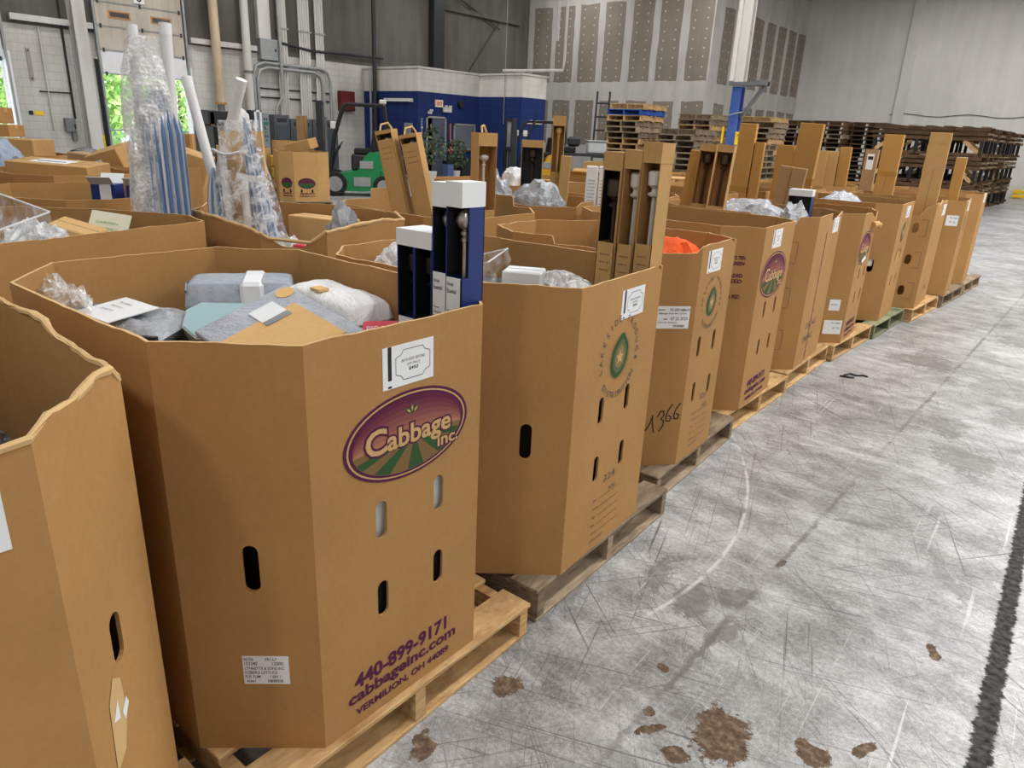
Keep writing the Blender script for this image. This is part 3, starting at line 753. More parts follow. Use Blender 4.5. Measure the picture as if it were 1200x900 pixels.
lakeside_logo(P[0], .33, .76, .13); price_label(P[0], .30, .90, .22, .11); sticker(P[7], .015, .76, .12, .11, [('PO-0001', .3, .7, .6, .12), ('07 22', .3, .3, .5, .12)], False)
r, P = make_bin(B10, 1.195, 'last bin of the aisle row, plain side with one white slot', {0: [(.25, .50, .04, .105)]}, {}, group=FRONT, seed=11)
price_label(P[0], .12, .96, .2, .11)
m = MB(); m.b2((.22, .013, .40), (.28, .03, .58)); m.build('white_paper', WHITE, P[0])

# bins of the second and third row
C1=[(-2.86,.45),(-3.19,1.61),(-3.44,1.66),(-3.84,1.43),(-4.12,1.13),(-4.1,.6),(-3.9,.35),(-3.1,.25)]
C2=[(-2.74,1.95),(-2.79,2.46),(-3.02,2.6),(-3.55,2.58),(-3.88,2.3),(-3.9,2.0),(-3.65,1.78),(-2.95,1.74)]
ROW2 = 'second row of produce bins'
make_bin(C1, 1.21, 'bin in the second row with the striped parasol leaning in its far corner', {}, {}, group=ROW2, seed=21, wavy=.005)
r, P = make_bin(C2, 1.21, 'bin with a crushed sagging rim holding the tied striped parasol', {}, {7: [(0, -.03), (.3, -.09), (.6, -.10), (1, -.02)], 0: [(0, -.02), (.3, .0), (.7, .01), (1, 0)], 6: [(0, 0), (.5, -.01), (1, -.03)], 1: [(0, 0), (1, .01)]}, group=ROW2, seed=22, wavy=.010)
frayed_rim(r, P, (6, 7, 0, 1), .014, 5)
def octo(cx, cy, W=1.2, D=.94, c=.21, rz=0.0, j=.02, seed=0):
    rn = random.Random(seed); a, b = W / 2, D / 2
    pts = [(a, -b + c), (a, b - c), (a - c, b), (-a + c, b), (-a, b - c), (-a, -b + c), (-a + c, -b), (a - c, -b)]
    ca, sa = math.cos(rz), math.sin(rz)
    return [(cx + x * ca - y * sa + rn.uniform(-j, j), cy + x * sa + y * ca + rn.uniform(-j, j)) for x, y in pts]
TAB = [(0, .0), (.18, 0), (.19, .055), (.21, .062), (.55, .062), (.58, .055), (.59, 0), (1, 0)]
MORE = [ # x, y, ztop, rz, label, rims
 (-3.28, 3.16, 1.20, .02, 'bin with raised rounded rim tabs holding twin leaning rod boxes', {3: TAB, 4: TAB, 2: TAB}),
 (-3.34, 4.22, 1.20, -.03, 'bin in the second row with three kraft rod boxes and white wrap', {0: [(0, 0), (.1, .03), (.35, .035), (.36, 0), (1, 0)]}),
 (-3.42, 5.28, 1.21, .02, 'second row bin across from the purple striped bin', {}),
 (-3.40, 6.36, 1.20, .0, 'second row bin with two golden long cartons leaning in it', {}),
 (-3.36, 7.44, 1.20, .03, 'second row bin directly behind the bin with white foam', {}),
 (-3.30, 8.50, 1.19, -.02, 'second row bin behind the bin with stacked round holes', {}),
 (-3.22, 9.55, 1.20, .0, 'second row bin with three upright kraft cartons', {}),
 (-3.20, 10.6, 1.20, .02, 'second row bin at the far end, behind the last aisle bin', {}),
]
for k, (x, y, zt, rz, lb, rm) in enumerate(MORE): make_bin(octo(x, y, 1.16, .94, .21, rz, .02, k), zt, lb, {}, rm, group=ROW2, seed=30 + k, detail=.6, wavy=.006)
ROW3 = 'third row of produce bins'
for k, (x, y, zt, rz, lb) in enumerate([(-4.86, 1.72, 1.21, -.05, 'third row bin with two blue and white boxes against its wall'), (-4.9, .62, 1.21, .03, 'third row bin at the end nearest the near warehouse wall'),
   (-4.78, 5.4, 1.20, .02, 'third row bin between the parked yellow forklift and the golden cartons'), (-4.74, 6.5, 1.20, -.02, 'third row bin behind the golden long cartons'), (-4.72, 7.6, 1.20, .0, 'third row bin with a flat white sheet on top'), (-4.68, 8.7, 1.20, .02, 'third row bin facing the blue and white column'), (-4.64, 9.8, 1.20, 0, 'third row bin at the far end of its row')]):
    make_bin(octo(x, y, 1.14, .94, .21, rz, .02, 50 + k), zt, lb, {}, {}, group=ROW3, seed=50 + k, detail=.6, wavy=.006)
E4 = [(-6.75, 2.25, 'overfilled bin topped by the long shipped carton'), (-6.6, 1.15, 'overfilled bin at the near end of the fourth row'), (-7.5, 3.25, 'overfilled bin under the tilted taped carton'), (-8.2, 2.1, 'bin under the clear bag of blue clothing'), (-9.6, 2.75, 'bin heaped with cartons near the first dock door')]
for k, (x, y, lb) in enumerate(E4):
    make_bin(octo(x, y, 1.14, .94, .21, 0, .02, 70 + k), 1.20, lb, {}, {}, group='overfilled bins of the back rows', seed=70 + k, detail=.6, wavy=.006)

# ------------------------------------------------------------------ pallets under the bins
PM = {}
def pallet_meshes(w):
    if w.name in PM: return PM[w.name]
    def me(mb, n):
        o = mb.build(n, w); m = o.data; bpy.data.objects.remove(o); return m
    PM[w.name] = (me(MB().box((0, 0, 0), (.125, 1.03, .017), bev=.003), 'deck_board'), me(MB().box((0, 0, 0), (.09, 1.03, .017), bev=.003), 'deck_board'),
                  me(MB().prism([(-.61, -.05), (-.45, -.05), (-.42, -.02), (-.22, -.02), (-.19, -.05), (.19, -.05), (.22, -.02), (.42, -.02), (.45, -.05), (.61, -.05), (.61, .05), (-.61, .05)], -.02, .02, axis='y'), 'stringer'),
                  me(MB().box((0, 0, 0), (.10, 1.03, .016), bev=.003), 'bottom_board'))
    return PM[w.name]
def pallet(x, y, rz, label, w=None, seed=0, group='wooden pallets under the bins'):
    w = w or WOOD; rn = random.Random(seed); a, b, s, bt = pallet_meshes(w)
    root = empty('wooden_pallet', (x, y, 0), rz, label, 'pallet', group)
    for k in range(7):
        xx = -.61 + .0625 + k * (1.22 - .125) / 6
        mobj('deck_board', a if k in (0, 6) else b, root, (xx, rn.uniform(-.008, .008), .1265), (0, 0, rn.uniform(-.012, .012)))
    for yy in (-.49, 0, .49): mobj('stringer', s, root, (0, yy, .0665))
    for xx in (-.56, -.2, .2, .56): mobj('bottom_board', bt, root, (xx, 0, .0085), (0, 0, rn.uniform(-.01, .01)))
    return root
PAL = [(-1.79, .03, 0.0, 'pallet under the crumpled plain bin', WOOD), (-1.825, 1.10, .03, 'light pine pallet under the large Cabbage logo bin', WOOD), (-1.885, 2.19, .05, 'weathered pallet under the bin of kraft rod boxes', WOOD_G),
       (-2.03, 3.26, .07, 'weathered pallet jutting out under the bin marked 4366', WOOD_G), (-2.12, 4.33, .02, 'pine pallet under the second Cabbage logo bin', WOOD), (-2.17, 5.38, .04, 'pine pallet with a split lead board under the purple striped bin', WOOD),
       (-2.14, 6.44, -.02, 'pine pallet under the shorter Cabbage bin', WOOD), (-2.10, 7.48, -.02, 'green painted pallet under the bin with white foam', None), (-2.0, 8.54, -.04, 'pallet under the bin with stacked round holes', WOOD),
       (-1.93, 9.60, -.03, 'dull pallet under the bin with a corner shipping sticker', WOOD_G), (-1.9, 10.67, -.02, 'dark pallet under the last bin of the aisle row', WOOD_G)]
WOOD_GR = wood('pallet_green', S(84, 100, 74), S(150, 146, 116))
for k, (x, y, rz, lb, w) in enumerate(PAL): pallet(x, y, rz, lb, w or WOOD_GR, k)
for k, (x, y) in enumerate([(-3.5, .90), (-3.30, 2.12)] + [(m[0], m[1]) for m in MORE]): pallet(x, y, 0, 'pallet hidden under a second row bin', WOOD_G, 40 + k, 'pallets hidden under the second row')
for k, (x, y) in enumerate([(-4.86, 1.72), (-4.9, .62), (-4.78, 5.4), (-4.74, 6.5), (-4.72, 7.6), (-4.68, 8.7), (-4.64, 9.8)]): pallet(x, y, 0, 'pallet hidden under a third row bin', WOOD_G, 60 + k, 'pallets hidden under the third row')
for k, (x, y) in enumerate([e[:2] for e in E4]): pallet(x, y, 0, 'pallet hidden under an overfilled back row bin', WOOD_G, 80 + k, 'pallets hidden under the back rows')
# ------------------------------------------------------------------ things in the bins
def film(name, tint=(.9, .93, .96), dens=.35, rough=.18, scale=9.0, bumpd=.03, cells=False):
    if name in MATS: return MATS[name]
    t = NT(name); c = t.coord()
    if cells:
        v = t.n('ShaderNodeTexVoronoi'); t.l(c, v.inputs['Vector']); v.inputs['Scale'].default_value = 55
        h = v.outputs['Distance']
    else: h = t.noise(t.mapping(c, (1, 1, .45)), scale, 6, .7, dist=1.5)
    nm = t.bump(h, .9, bumpd)
    p = t.bsdf(tint + (1,), rough, 0, .8, nm)
    tr = t.n('ShaderNodeBsdfTransparent')
    crease = t.ramp(t.noise(c, scale * 1.7, 5, .75, dist=.7), [(.42, max(0.0, dens - .22)), (.5, dens), (.6, min(1, dens + .45))])
    mx = t.n('ShaderNodeMixShader'); t.l(crease, mx.inputs[0]); t.l(tr.outputs[0], mx.inputs[1]); t.l(p, mx.inputs[2])
    MATS[name] = t.done(mx.outputs[0]); return MATS[name]
FILM = film('clear_film', (.93, .95, .97), .26, .2, 9, .008); WRAP = film('bubble_wrap', (.93, .94, .95), .50, .35, 6, .006, True); HAZY = film('hazy_film', (.9, .92, .94), .66, .3, 11, .015)
def silverish(name, rgb, rough=.3, metal=.25, scale=8):
    if name in MATS: return MATS[name]
    t = NT(name); c = t.coord(); n = t.noise(c, scale, 6, .7, dist=1.6)
    col = t.ramp(n, [(.3, tuple(x * .75 for x in rgb[:3]) + (1,)), (.65, rgb)])
    MATS[name] = t.done(t.bsdf(col, rough, metal, .6, t.bump(n, .8, .03))); return MATS[name]
SILVER = silverish('silver_wrap', S(190, 194, 200), .16, .45, 14); GREYPOLY = silverish('grey_poly', S(178, 184, 194), .45, 0, 5); WHITEPOLY = silverish('white_poly', S(236, 236, 236), .5, 0, 4)
GREYFAB = paint('grey_fabric', S(158, 164, 174), .9, var=.14, scale=40, bump=.3)
TEAL = paint('pale_teal', S(168, 198, 204), .5, var=.01)
KRAFTP = cardboard('kraft_paper', S(212, 172, 116))
ORANGE = paint('orange_cloth', S(240, 92, 30), .8, var=.18, scale=14, bump=.5)
NICKEL = paint('brushed_nickel', S(186, 184, 180), .28, .9)
BRONZE = paint('dark_bronze', S(74, 60, 48), .4, .5)
GLASSY = film('acrylic', (.92, .95, .97), .12, .06, 2, .0)

def part_box(name, lo, hi, m, parent, bev=0.0): return MB().b2(lo, hi, bev=bev).build(name, m, parent)
def aim(base, top, rz):
    z = (Vector(top) - Vector(base)); L = z.length; z.normalize()
    x = Vector((math.cos(rz), math.sin(rz), 0)); y = z.cross(x).normalized(); x = y.cross(z)
    return Matrix((x, y, z)).transposed().to_euler(), L

def carton(label, loc, size, rz=0.0, rot=None, mat=None, tape=True, label_on=None, flaps=False, name='cardboard_carton', group=None, cat='carton'):
    sx, sy, sz = size; mat = mat or CARD_L
    r = empty(name, loc, rz, label, cat, group, rot)
    if flaps:
        b = MB(); t = .006
        for (lo, hi) in (((-sx / 2, -sy / 2, 0), (sx / 2, sy / 2, t)), ((-sx / 2, -sy / 2, 0), (-sx / 2 + t, sy / 2, sz)), ((sx / 2 - t, -sy / 2, 0), (sx / 2, sy / 2, sz)), ((-sx / 2, -sy / 2, 0), (sx / 2, -sy / 2 + t, sz)), ((-sx / 2, sy / 2 - t, 0), (sx / 2, sy / 2, sz))): b.b2(lo, hi)
        b.build('body', mat, r)
        for (ax, s) in (('x', -1), ('x', 1), ('y', -1), ('y', 1)):
            m = MB(); f = min(sx, sy) * .42
            if ax == 'x': m.b2((0, -sy / 2, -t / 2), (f, sy / 2, t / 2)); o = m.build('flap', mat, r, loc=(s * sx / 2, 0, sz), rot=(0, (-.5 if s > 0 else PI + .7), 0))
            else: m.b2((-sx / 2, 0, -t / 2), (sx / 2, f, t / 2)); o = m.build('flap', mat, r, loc=(0, s * sy / 2, sz), rot=((.6 if s > 0 else PI - .4), 0, 0))
    else:
        part_box('body', (-sx / 2, -sy / 2, 0), (sx / 2, sy / 2, sz), mat, r, bev=.006)
        g = MB(); g.b2((-sx / 2 + .006, -.0015, sz), (sx / 2 - .006, .0015, sz + .0006)); g.build('flap_seam', INKSOFT, r)
    if tape and not flaps:
        part_box('packing_tape', (-sx / 2 - .001, -.025, sz * .72), (sx / 2 + .001, .025, sz + .0015), TAPEM, r)
    if label_on == 'top': part_box('shipping_label', (-sx * .28, -sy * .30, sz + .001), (sx * .18, sy * .25, sz + .003), WHITE, r); part_box('label_print', (-sx * .24, -sy * .12, sz + .003), (sx * .12, -sy * .02, sz + .0036), INK, r)
    if label_on == 'front': part_box('shipping_label', (-sx * .30, -sy / 2 - .002, sz * .4), (-sx * .02, -sy / 2 + .001, sz * .8), WHITE, r)
    if label_on == 'side': part_box('shipping_label', (sx / 2 - .001, -sy * .25, sz * .3), (sx / 2 + .002, sy * .15, sz * .7), WHITE, r)
    return r
TAPEM = paint('packing_tape', S(184, 146, 96), .3, var=.05); TAPEG = paint('packing_tape_gold', S(168, 122, 60), .25, var=.05)

def pillow(name, label, loc, size, rot=(0, 0, 0), mat=None, e=3.0, wr=.08, seed=0, cat='parcel', group=None, flat=0.0):
    sx, sy, sz = size; r = empty(name, loc, 0, label, cat, group, rot)
    nx, ny = 22, 16; m = MB(); vs = []
    for side in (1, -1):
        for j in range(ny + 1):
            for i in range(nx + 1):
                u, v = -1 + 2 * i / nx, -1 + 2 * j / ny
                h = max(0, (1 - abs(u) ** e) * (1 - abs(v) ** e)) ** (.5 if not flat else flat)
                w = wr * (noise.noise((u * 2.2 + seed, v * 2.2, seed)) + .6 * noise.noise((u * 6, v * 6 + seed, seed * 2)))
                sh = 1 - .05 * (1 - h)
                z = sz / 2 + side * sz / 2 * h * (1 + w * (1 if side > 0 else .2))
                vs.append((u * sx / 2 * sh, v * sy / 2 * sh, max(0, z) if side < 0 else z))
    st = nx + 1; off = (nx + 1) * (ny + 1); fs = []
    for j in range(ny):
        for i in range(nx):
            a = j * st + i; fs.append((a, a + 1, a + st + 1, a + st)); fs.append((off + a, off + a + st, off + a + st + 1, off + a + 1))
    for i in range(nx): fs.append((i, off + i, off + i + 1, i + 1)); a = ny * st + i; fs.append((a, a + 1, off + a + 1, off + a))
    for j in range(ny): a = j * st; fs.append((a, a + st, off + a + st, off + a)); a = j * st + nx; fs.append((a, off + a, off + a + st, a + st))
    m.add(vs, fs); m.build('body', mat, r, smooth=True, angle=1.2)
    return r

def crumple(name, label, loc, size, mat, seed=0, amp=.35, cat='plastic wrap', group=None, rot=(0, 0, 0), sub=4):
    bm = bmesh.new(); bmesh.ops.create_icosphere(bm, subdivisions=sub, radius=1)
    for v in bm.verts:
        p = v.co.copy(); n = 1 - abs(noise.noise(p * 1.7 + Vector((seed, 0, 0)))) * 1.4
        n2 = abs(noise.noise(p * 4.5 + Vector((0, seed, 0)))); f = 1 + amp * (n - .6) + amp * .7 * n2
        q = p * f; v.co = Vector((q.x * size[0] / 2, q.y * size[1] / 2, max(-.12, q.z) * size[2] * .85 + .1 * size[2]))
    me = bpy.data.meshes.new(name); bm.to_mesh(me); bm.free(); me.materials.append(mat)
    me.polygons.foreach_set('use_smooth', [True] * len(me.polygons)); me.set_sharp_from_angle(angle=.55)
    o = mobj(name, me, None, loc, rot); tag(o, label, cat, group); return o

def tall_box(label, base, top, w, d, rz=0.0, mat=None, name='long_carton', group='long cartons standing in the bins', flaps=True, band=None, label_hi=False, open_top=False):
    mat = mat or CARD_D; rot, L = aim(base, top, rz)
    r = empty(name, base, 0, label, 'carton', group, tuple(rot))
    if open_top:
        t = .005; b = MB()
        for lo, hi in (((-w / 2, -d / 2, 0), (w / 2, -d / 2 + t, L)), ((-w / 2, d / 2 - t, 0), (w / 2, d / 2, L)), ((-w / 2, -d / 2, 0), (-w / 2 + t, d / 2, L)), ((w / 2 - t, -d / 2, 0), (w / 2, d / 2, L)), ((-w / 2, -d / 2, 0), (w / 2, d / 2, t))): b.b2(lo, hi)
        b.build('body', mat, r)
    else:
        part_box('body', (-w / 2, -d / 2, 0), (w / 2, d / 2, L), mat, r, bev=.004)
    part_box('end_flap', (-w / 2 + .003, -d / 2 - .0008, L - w * .55), (w / 2 - .003, -d / 2 + .001, L - .003), mat, r)
    bz = L * (band or .62)
    b = MB(); b.b2((-w / 2 - .001, -d / 2 - .001, bz), (w / 2 + .001, d / 2 + .001, bz + .055)); b.build('packing_tape', TAPEG if mat is CARD_D else TAPEM, r)
    dd = Decal(.0006 + 0); 
    g = MB(); g.b2((-.0012, -d / 2 - .0009, L * .3), (.0012, -d / 2 + .0005, bz)); g.build('seam', INKSOFT, r)
    if label_hi:
        part_box('shipping_label', (-w * .3, -d / 2 - .002, L - .24), (w * .25, -d / 2 + .001, L - .05), WHITE, r); part_box('barcode', (-w * .22, -d / 2 - .003, L - .12), (w * .18, -d / 2 + .001, L - .08), INK, r)
    return r

def finial_prof(s, kind):
    if kind == 'ball': return [(.006, 0), (.011, .004 * s), (.011, .014 * s), (.007, .018 * s), (.012, .026 * s), (.012, .034 * s), (.008, .038 * s), (.022 * s, .048 * s), (.030 * s, .066 * s), (.030 * s, .078 * s), (.022 * s, .095 * s), (.004, .105 * s)]
    if kind == 'knob': return [(.006, 0), (.013, .004), (.013, .012), (.007, .018), (.010, .028), (.026 * s, .040), (.030 * s, .052), (.026 * s, .06), (.010, .066)]
    if kind == 'urn': return [(.007, 0), (.020 * s, .004), (.022 * s, .012), (.012, .02), (.016, .028), (.030 * s, .045), (.031 * s, .085), (.028 * s, .1), (.030 * s, .105)]
    return [(.007, 0), (.022 * s, .006), (.026 * s, .012), (.014, .02), (.012, .032), (.027 * s, .045), (.028 * s, .09), (.020, .095)]
def rod_box(label, base, top, w, d, win=(.62, .93), rz=0.0, mat=None, cap=None, lower=None, rodm=None, fin='ball', name='curtain_rod_box', group=None, words=None, fs=1.0, inner=None, hook=False, side=0.0):
    """tall display box: window on the -y side shows the rod and its finial"""
    mat = mat or CARD_L; rot, L = aim(base, top, rz); t = .003
    r = empty(name, base, 0, label, 'curtain rod', group, tuple(rot))
    z0, z1 = L * win[0] if win[0] < 1.01 else win[0], L * win[1]
    if win[0] < 0: z0 = L + win[0]; z1 = L + win[1]
    b = MB(); b.b2((-w / 2, d / 2 - t, 0), (w / 2, d / 2, L)); b.b2((-w / 2, -d / 2, 0), (-w / 2 + t, d / 2, L)); b.b2((w / 2 - t, -d / 2 + side, 0), (w / 2, d / 2, L)); b.b2((-w / 2, -d / 2, 0), (w / 2, d / 2, t))
    if side: b.b2((w / 2 - t, -d / 2, 0), (w / 2, -d / 2 + side, z0))
    b.build('box_sleeve', mat, r)
    part_box('lower_front', (-w / 2, -d / 2, 0), (w / 2, -d / 2 + t, z0), lower or mat, r)
    part_box('top_cap', (-w / 2 - .001, -d / 2 - .002, z1), (w / 2 + .001, d / 2 + .001, L + .001), cap or mat, r)
    if inner:
        q = MB(); q.b2((-w / 2 + t, d / 2 - 2 * t, z0), (w / 2 - t, d / 2 - t, z1)); q.b2((-w / 2 + t, -d / 2 + t, z0), (-w / 2 + 1.6 * t, d / 2 - 2 * t, z1)); q.b2((w / 2 - 1.6 * t, -d / 2 + max(t, side), z0), (w / 2 - t, d / 2 - 2 * t, z1)); q.build('window_lining', inner, r)
    rm = rodm or NICKEL; H = .10 * fs
    ro = MB(); ro.tube([(0, 0, L * .1), (0, 0, z1 - H - .01)], .0085 * fs, 10); ro.build('rod', rm, r, smooth=True)
    m = MB(); m.lathe(finial_prof(fs, fin), (0, 0, z1 - H - .012), 16); m.build('finial', rm, r, smooth=True)
    if hook:
        h = MB(); h.tube([(-w * .25, -d * .3, L), (-w * .2, -d * .1, L + .035), (w * .1, d * .3, L + .04), (w * .25, d * .35, L + .005)], .006, 6); h.build('hang_tab', CUT, r)
    d2 = Decal(.0006); y0 = -d / 2
    if words:
        for (s_, x, z, ww, hh) in words: d2 = Decal(.0006); d2.text(s_, -w / 2 + w * x, z, w * ww, hh, 0, 0, .01); o = d2.build('printed_words', [INK], r); o.location = (0, y0, 0)
        return r
    else:
        for k in range(3):
            d3 = Decal(.0006); d3.text('curtain rod', -w * .3, z0 - .05 - k * .03, w * .55, .009, 0); o = d3.build('printed_words', [INKSOFT], r); o.location = (0, y0, 0)
        return r
    o = d2.build('printed_words', [INKSOFT if not words else INK], r); o.location = (0, y0, 0)
    return r

def inner_carton(x, y, sx, sy, zt, label, rz=0.0): return carton(label, (x, y, Z0 + .012), (sx, sy, zt - Z0 - .012), rz, mat=FILLSHADE, tape=False)  # unseen filler added to carry the contents and keep the bin dark inside
FILLSHADE = paint('filler_shade_dark', S(46, 42, 40), .5, var=.15)  # near-black colour paints in the shade seen through the hand slots

# ---- first Cabbage bin
inner_carton(-2.0, 1.03, .80, .54, .985, 'shade coloured filler carton buried under the grey parcel in the first Cabbage bin'); inner_carton(-1.445, 1.055, .28, .48, .97, 'narrow carton under the kraft mailer in the first Cabbage bin')
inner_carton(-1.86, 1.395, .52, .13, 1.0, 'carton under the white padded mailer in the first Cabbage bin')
r = empty('foam_pack', (-1.277, 1.06, Z0 + .012), 0, 'white foam pack showing through the upper hand slots of the first Cabbage bin', 'foam pack'); part_box('slot_shade', (-.02, -.22, 0), (.02, .22, .44), BLACK, r); part_box('foam', (-.02, -.22, .44), (.02, .22, .70), WHITE, r)  # black lower half is painted shade behind the lower slots
g = pillow('bedding_pack', 'grey zipped bedding pack with a white paper band', (-2.245, 1.245, 1.0), (.36, .22, .145), (0, 0, .97), GREYFAB, e=10, wr=.03, seed=3, cat='bedding pack', flat=.22)
bw = MB(); bw.b2((.0, -.113, .003), (.075, .113, .149), bev=.012); bw.build('paper_band', WHITE, g)
zp = MB(); zp.tube([(-.165, -.105, .12), (-.178, 0, .128), (-.165, .105, .12)], .004, 6); zp.build('zipper', STEEL, g)
def frame3(p1, p2, p3):
    """frame of a flat thing from its upper left, upper right and lower left corners"""
    a, b, c_ = Vector(p1), Vector(p2), Vector(p3); x = (b - a).normalized(); n = x.cross(a - c_).normalized(); y = n.cross(x)
    return tuple(a), tuple(Matrix((x, y, n)).transposed().to_euler()), (b - a).length, (c_ - a).length
l_, e_, w_, h_ = frame3((-2.20, 1.03, 1.10), (-2.005, 1.225, 1.10), (-2.10, .975, 1.015))
r = empty('lidded_box', l_, 0, 'flat pale teal gift box with cut corners', 'box', None, e_)
pts = [(.05, -h_), (w_ - .05, -h_), (w_, -h_ + .045), (w_, -.03), (w_ - .04, 0), (.04, 0), (0, -.03), (0, -h_ + .045)]
MB().prism(pts, -.07, -.004).build('tray', OFFW, r); MB().prism([(.006 + a * .96, -.004 + b * .95) for a, b in pts], -.003, .003).build('lid', TEAL, r)
p = pillow('poly_mailer', 'crinkled silver plastic mailer with black print line', (-2.30, .86, .98), (.40, .26, .10), (.05, 0, .62), SILVER, e=4, wr=.35, seed=6)
part_box('printed_strip', (-.17, -.131, .055), (.19, -.118, .068), INK, p)
q = part_box('shipping_label', (-.06, -.09, .112), (.12, .07, .115), WHITE, p); q.rotation_euler = (.06, 0, -.5)
for k, s_ in enumerate(('SHIP TO', 'PRIORITY', 'RETURN')): dd = Decal(0); dd.text(s_, -.02, -.04 + k * .03, .06, .008); o = dd.build('label_print', [INKSOFT], p); o.rotation_euler = (-PI / 2 + .06, 0, -.5); o.location = (0, 0, .1175)
crumple('plastic_wrap', 'peaked scrap of clear plastic film in the corner of the first Cabbage bin', (-2.36, .72, 1.02), (.16, .14, .16), FILM, 4, .6)
g = pillow('padded_mailer', 'puffy white padded mailer with red tag', (-1.90, 1.365, 1.0), (.37, .21, .15), (.0, 0.04, .05), WHITEPOLY, e=5, wr=.10, seed=9, flat=.35)
part_box('red_tag', (.12, -.108, .05), (.165, -.09, .09), RED, g); part_box('kraft_tag', (-.03, -.07, .150), (.015, -.03, .158), KRAFTP, g)
l_, e_, w_, h_ = frame3((-1.985, 1.245, 1.165), (-1.585, 1.245, 1.10), (-1.885, .965, 1.05))
g = empty('document_mailer', l_, 0, 'grey bubble mailer with big tan kraft patch', 'mailer', None, e_)
MB().b2((0, -h_, -.02), (w_, 0, 0), bev=.008).build('body', GREYPOLY, g)
part_box('kraft_patch', (.12, -h_ + .004, 0.0), (w_ - .03, -.045, .002), KRAFTP, g); part_box('white_label', (.06, -.17, .001), (.155, -.085, .0035), WHITE, g); part_box('barcode', (.14, -.17, .0035), (.165, -.085, .0045), STEEL, g)
m = MB(); m.lathe([(.03, .0005), (.03, .002)], (.045, -.03, 0), 18); m.build('round_seal', KRAFTP, g)
g = empty('card_box', (-1.60, 1.33, 1.045), 0, 'small red box with white lettering', 'box', None, (.35, -.05, .75)); part_box('body', (-.065, -.05, 0), (.065, .05, .04), RED, g, .003)
dd = Decal(0); dd.text('BED STUY', -.05, .0, .09, .018, 0); dd.text('100 PCS', -.05, -.03, .07, .014, 0); o = dd.build('lettering', [WHITE], g); o.rotation_euler = (-PI / 2, 0, 0); o.location = (0, 0, .0415)
BL = 'blue curtain rod display boxes'
WD = [('Simply', .12, 1.105, .42, .012), ('Essential', .12, 1.088, .58, .012), ('Drapery', .12, 1.035, .4, .007), ('Curtain Rod', .12, 1.022, .6, .007), ('Collection', .12, 1.009, .55, .007), ('Single Rod', .12, .985, .55, .007)]
rod_box('taller blue rod box with white cap and round nickel finial in its window', (-1.318, 1.373, .15), (-1.318, 1.373, 1.525), .058, .085, (-.245, -.062), 0, BLUEBOX, WHITE, WHITE, NICKEL, 'ball', group=BL, words=WD, inner=BLACK, fs=.82, side=.028)
rod_box('tall blue rod box tucked between the taller one and the short black ones', (-1.376, 1.378, .15), (-1.376, 1.378, 1.52), .056, .085, (-.235, -.062), 0, BLUEBOX, WHITE, WHITE, NICKEL, 'ball', group=BL, words=WD, inner=BLACK, fs=.80)
for x, lb in ((-1.441, 'short blue rod box with black finial, against the tall pair'), (-1.512, 'short blue rod box with black finial, beside the red card box')):
    rod_box(lb, (x, 1.385, .15), (x, 1.385, 1.385), .069, .10, (-.25, -.045), 0, BLUEBOX, WHITE, WHITE, BLACK, 'cyl', group=BL, words=[('Simply', .1, .90, .5, .016), ('Essential', .1, .88, .6, .016)], inner=BLACK, fs=1.05)

# ---- bin beside the camera
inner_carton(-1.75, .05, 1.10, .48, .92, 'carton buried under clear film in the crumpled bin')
crumple('plastic_bag', 'glossy dark grey plastic bag in the crumpled bin', (-1.68, .18, .925), (.42, .36, .17), silverish('dark_poly', S(104, 110, 118), .2, .1, 7), 12, .4)
crumple('plastic_wrap', 'crinkled clear film lying against the torn rim', (-1.40, .17, .925), (.20, .30, .18), HAZY, 15, .5)

# ---- Lakeside bin with rod boxes
K = 'kraft curtain rod display boxes'
rod_box('kraft rod box with square white finial, rightmost of three by the Lakeside emblem', (-1.352, 2.405, .15), (-1.345, 2.405, 1.637), .074, .09, (-.36, -.07), 0, CARD_L, None, CARD_L, OFFW, 'cyl', group=K, fs=1.1, inner=CARD)
rod_box('kraft rod box with white finial between two other kraft rod boxes', (-1.432, 2.40, .15), (-1.42, 2.40, 1.607), .07, .09, (-.34, -.065), 0, CARD_L, None, CARD_L, OFFW, 'cyl', group=K, fs=.95, inner=CARD)
rod_box('kraft rod box with dark urn finial beside twin white cartons', (-1.512, 2.39, .15), (-1.50, 2.39, 1.597), .078, .09, (-.33, -.065), 0, CARD_L, None, CARD_L, BRONZE, 'urn', group=K, fs=1.25, inner=BLACK)
inner_carton(-1.82, 2.045, .96, .48, 1.06, 'carton under the clear acrylic tray in the Lakeside bin')
r = empty('acrylic_tray', (-1.86, 1.96, 1.075), 0, 'clear acrylic tray tilted over boxes in the Lakeside bin', 'tray', None, (.10, -.30, .35))
for nm_, lo, hi in (('base_pane', (-.16, -.11, 0), (.16, .11, .004)), ('side_pane', (-.16, -.11, 0), (.16, -.106, .10)), ('side_pane', (-.16, .106, 0), (.16, .11, .10)), ('end_pane', (-.16, -.11, 0), (-.156, .11, .10)), ('end_pane', (.156, -.11, 0), (.16, .11, .10))): part_box(nm_, lo, hi, GLASSY, r)
m = MB()
for a in (-.11, .108):
    m.b2((-.16, a, .099), (.16, a + .003, .103))
for a in (-.16, .158): m.b2((a, -.11, .099), (a + .003, .11, .103))
m.build('polished_rim', WHITE, r)
carton('small white box with orange dot beside the acrylic tray', (-1.70, 2.10, 1.06), (.15, .12, .10), .5, mat=WHITE, tape=False, name='white_box', cat='box')
carton('thin white box lying under the acrylic tray', (-1.98, 1.80, 1.06), (.22, .14, .05), .2, mat=WHITE, tape=False, name='white_box', cat='box')
crumple('bubble_wrap', 'flattened bubble wrap beside the kraft rod boxes', (-1.60, 2.22, 1.06), (.26, .18, .09), WRAP, 22, .3)
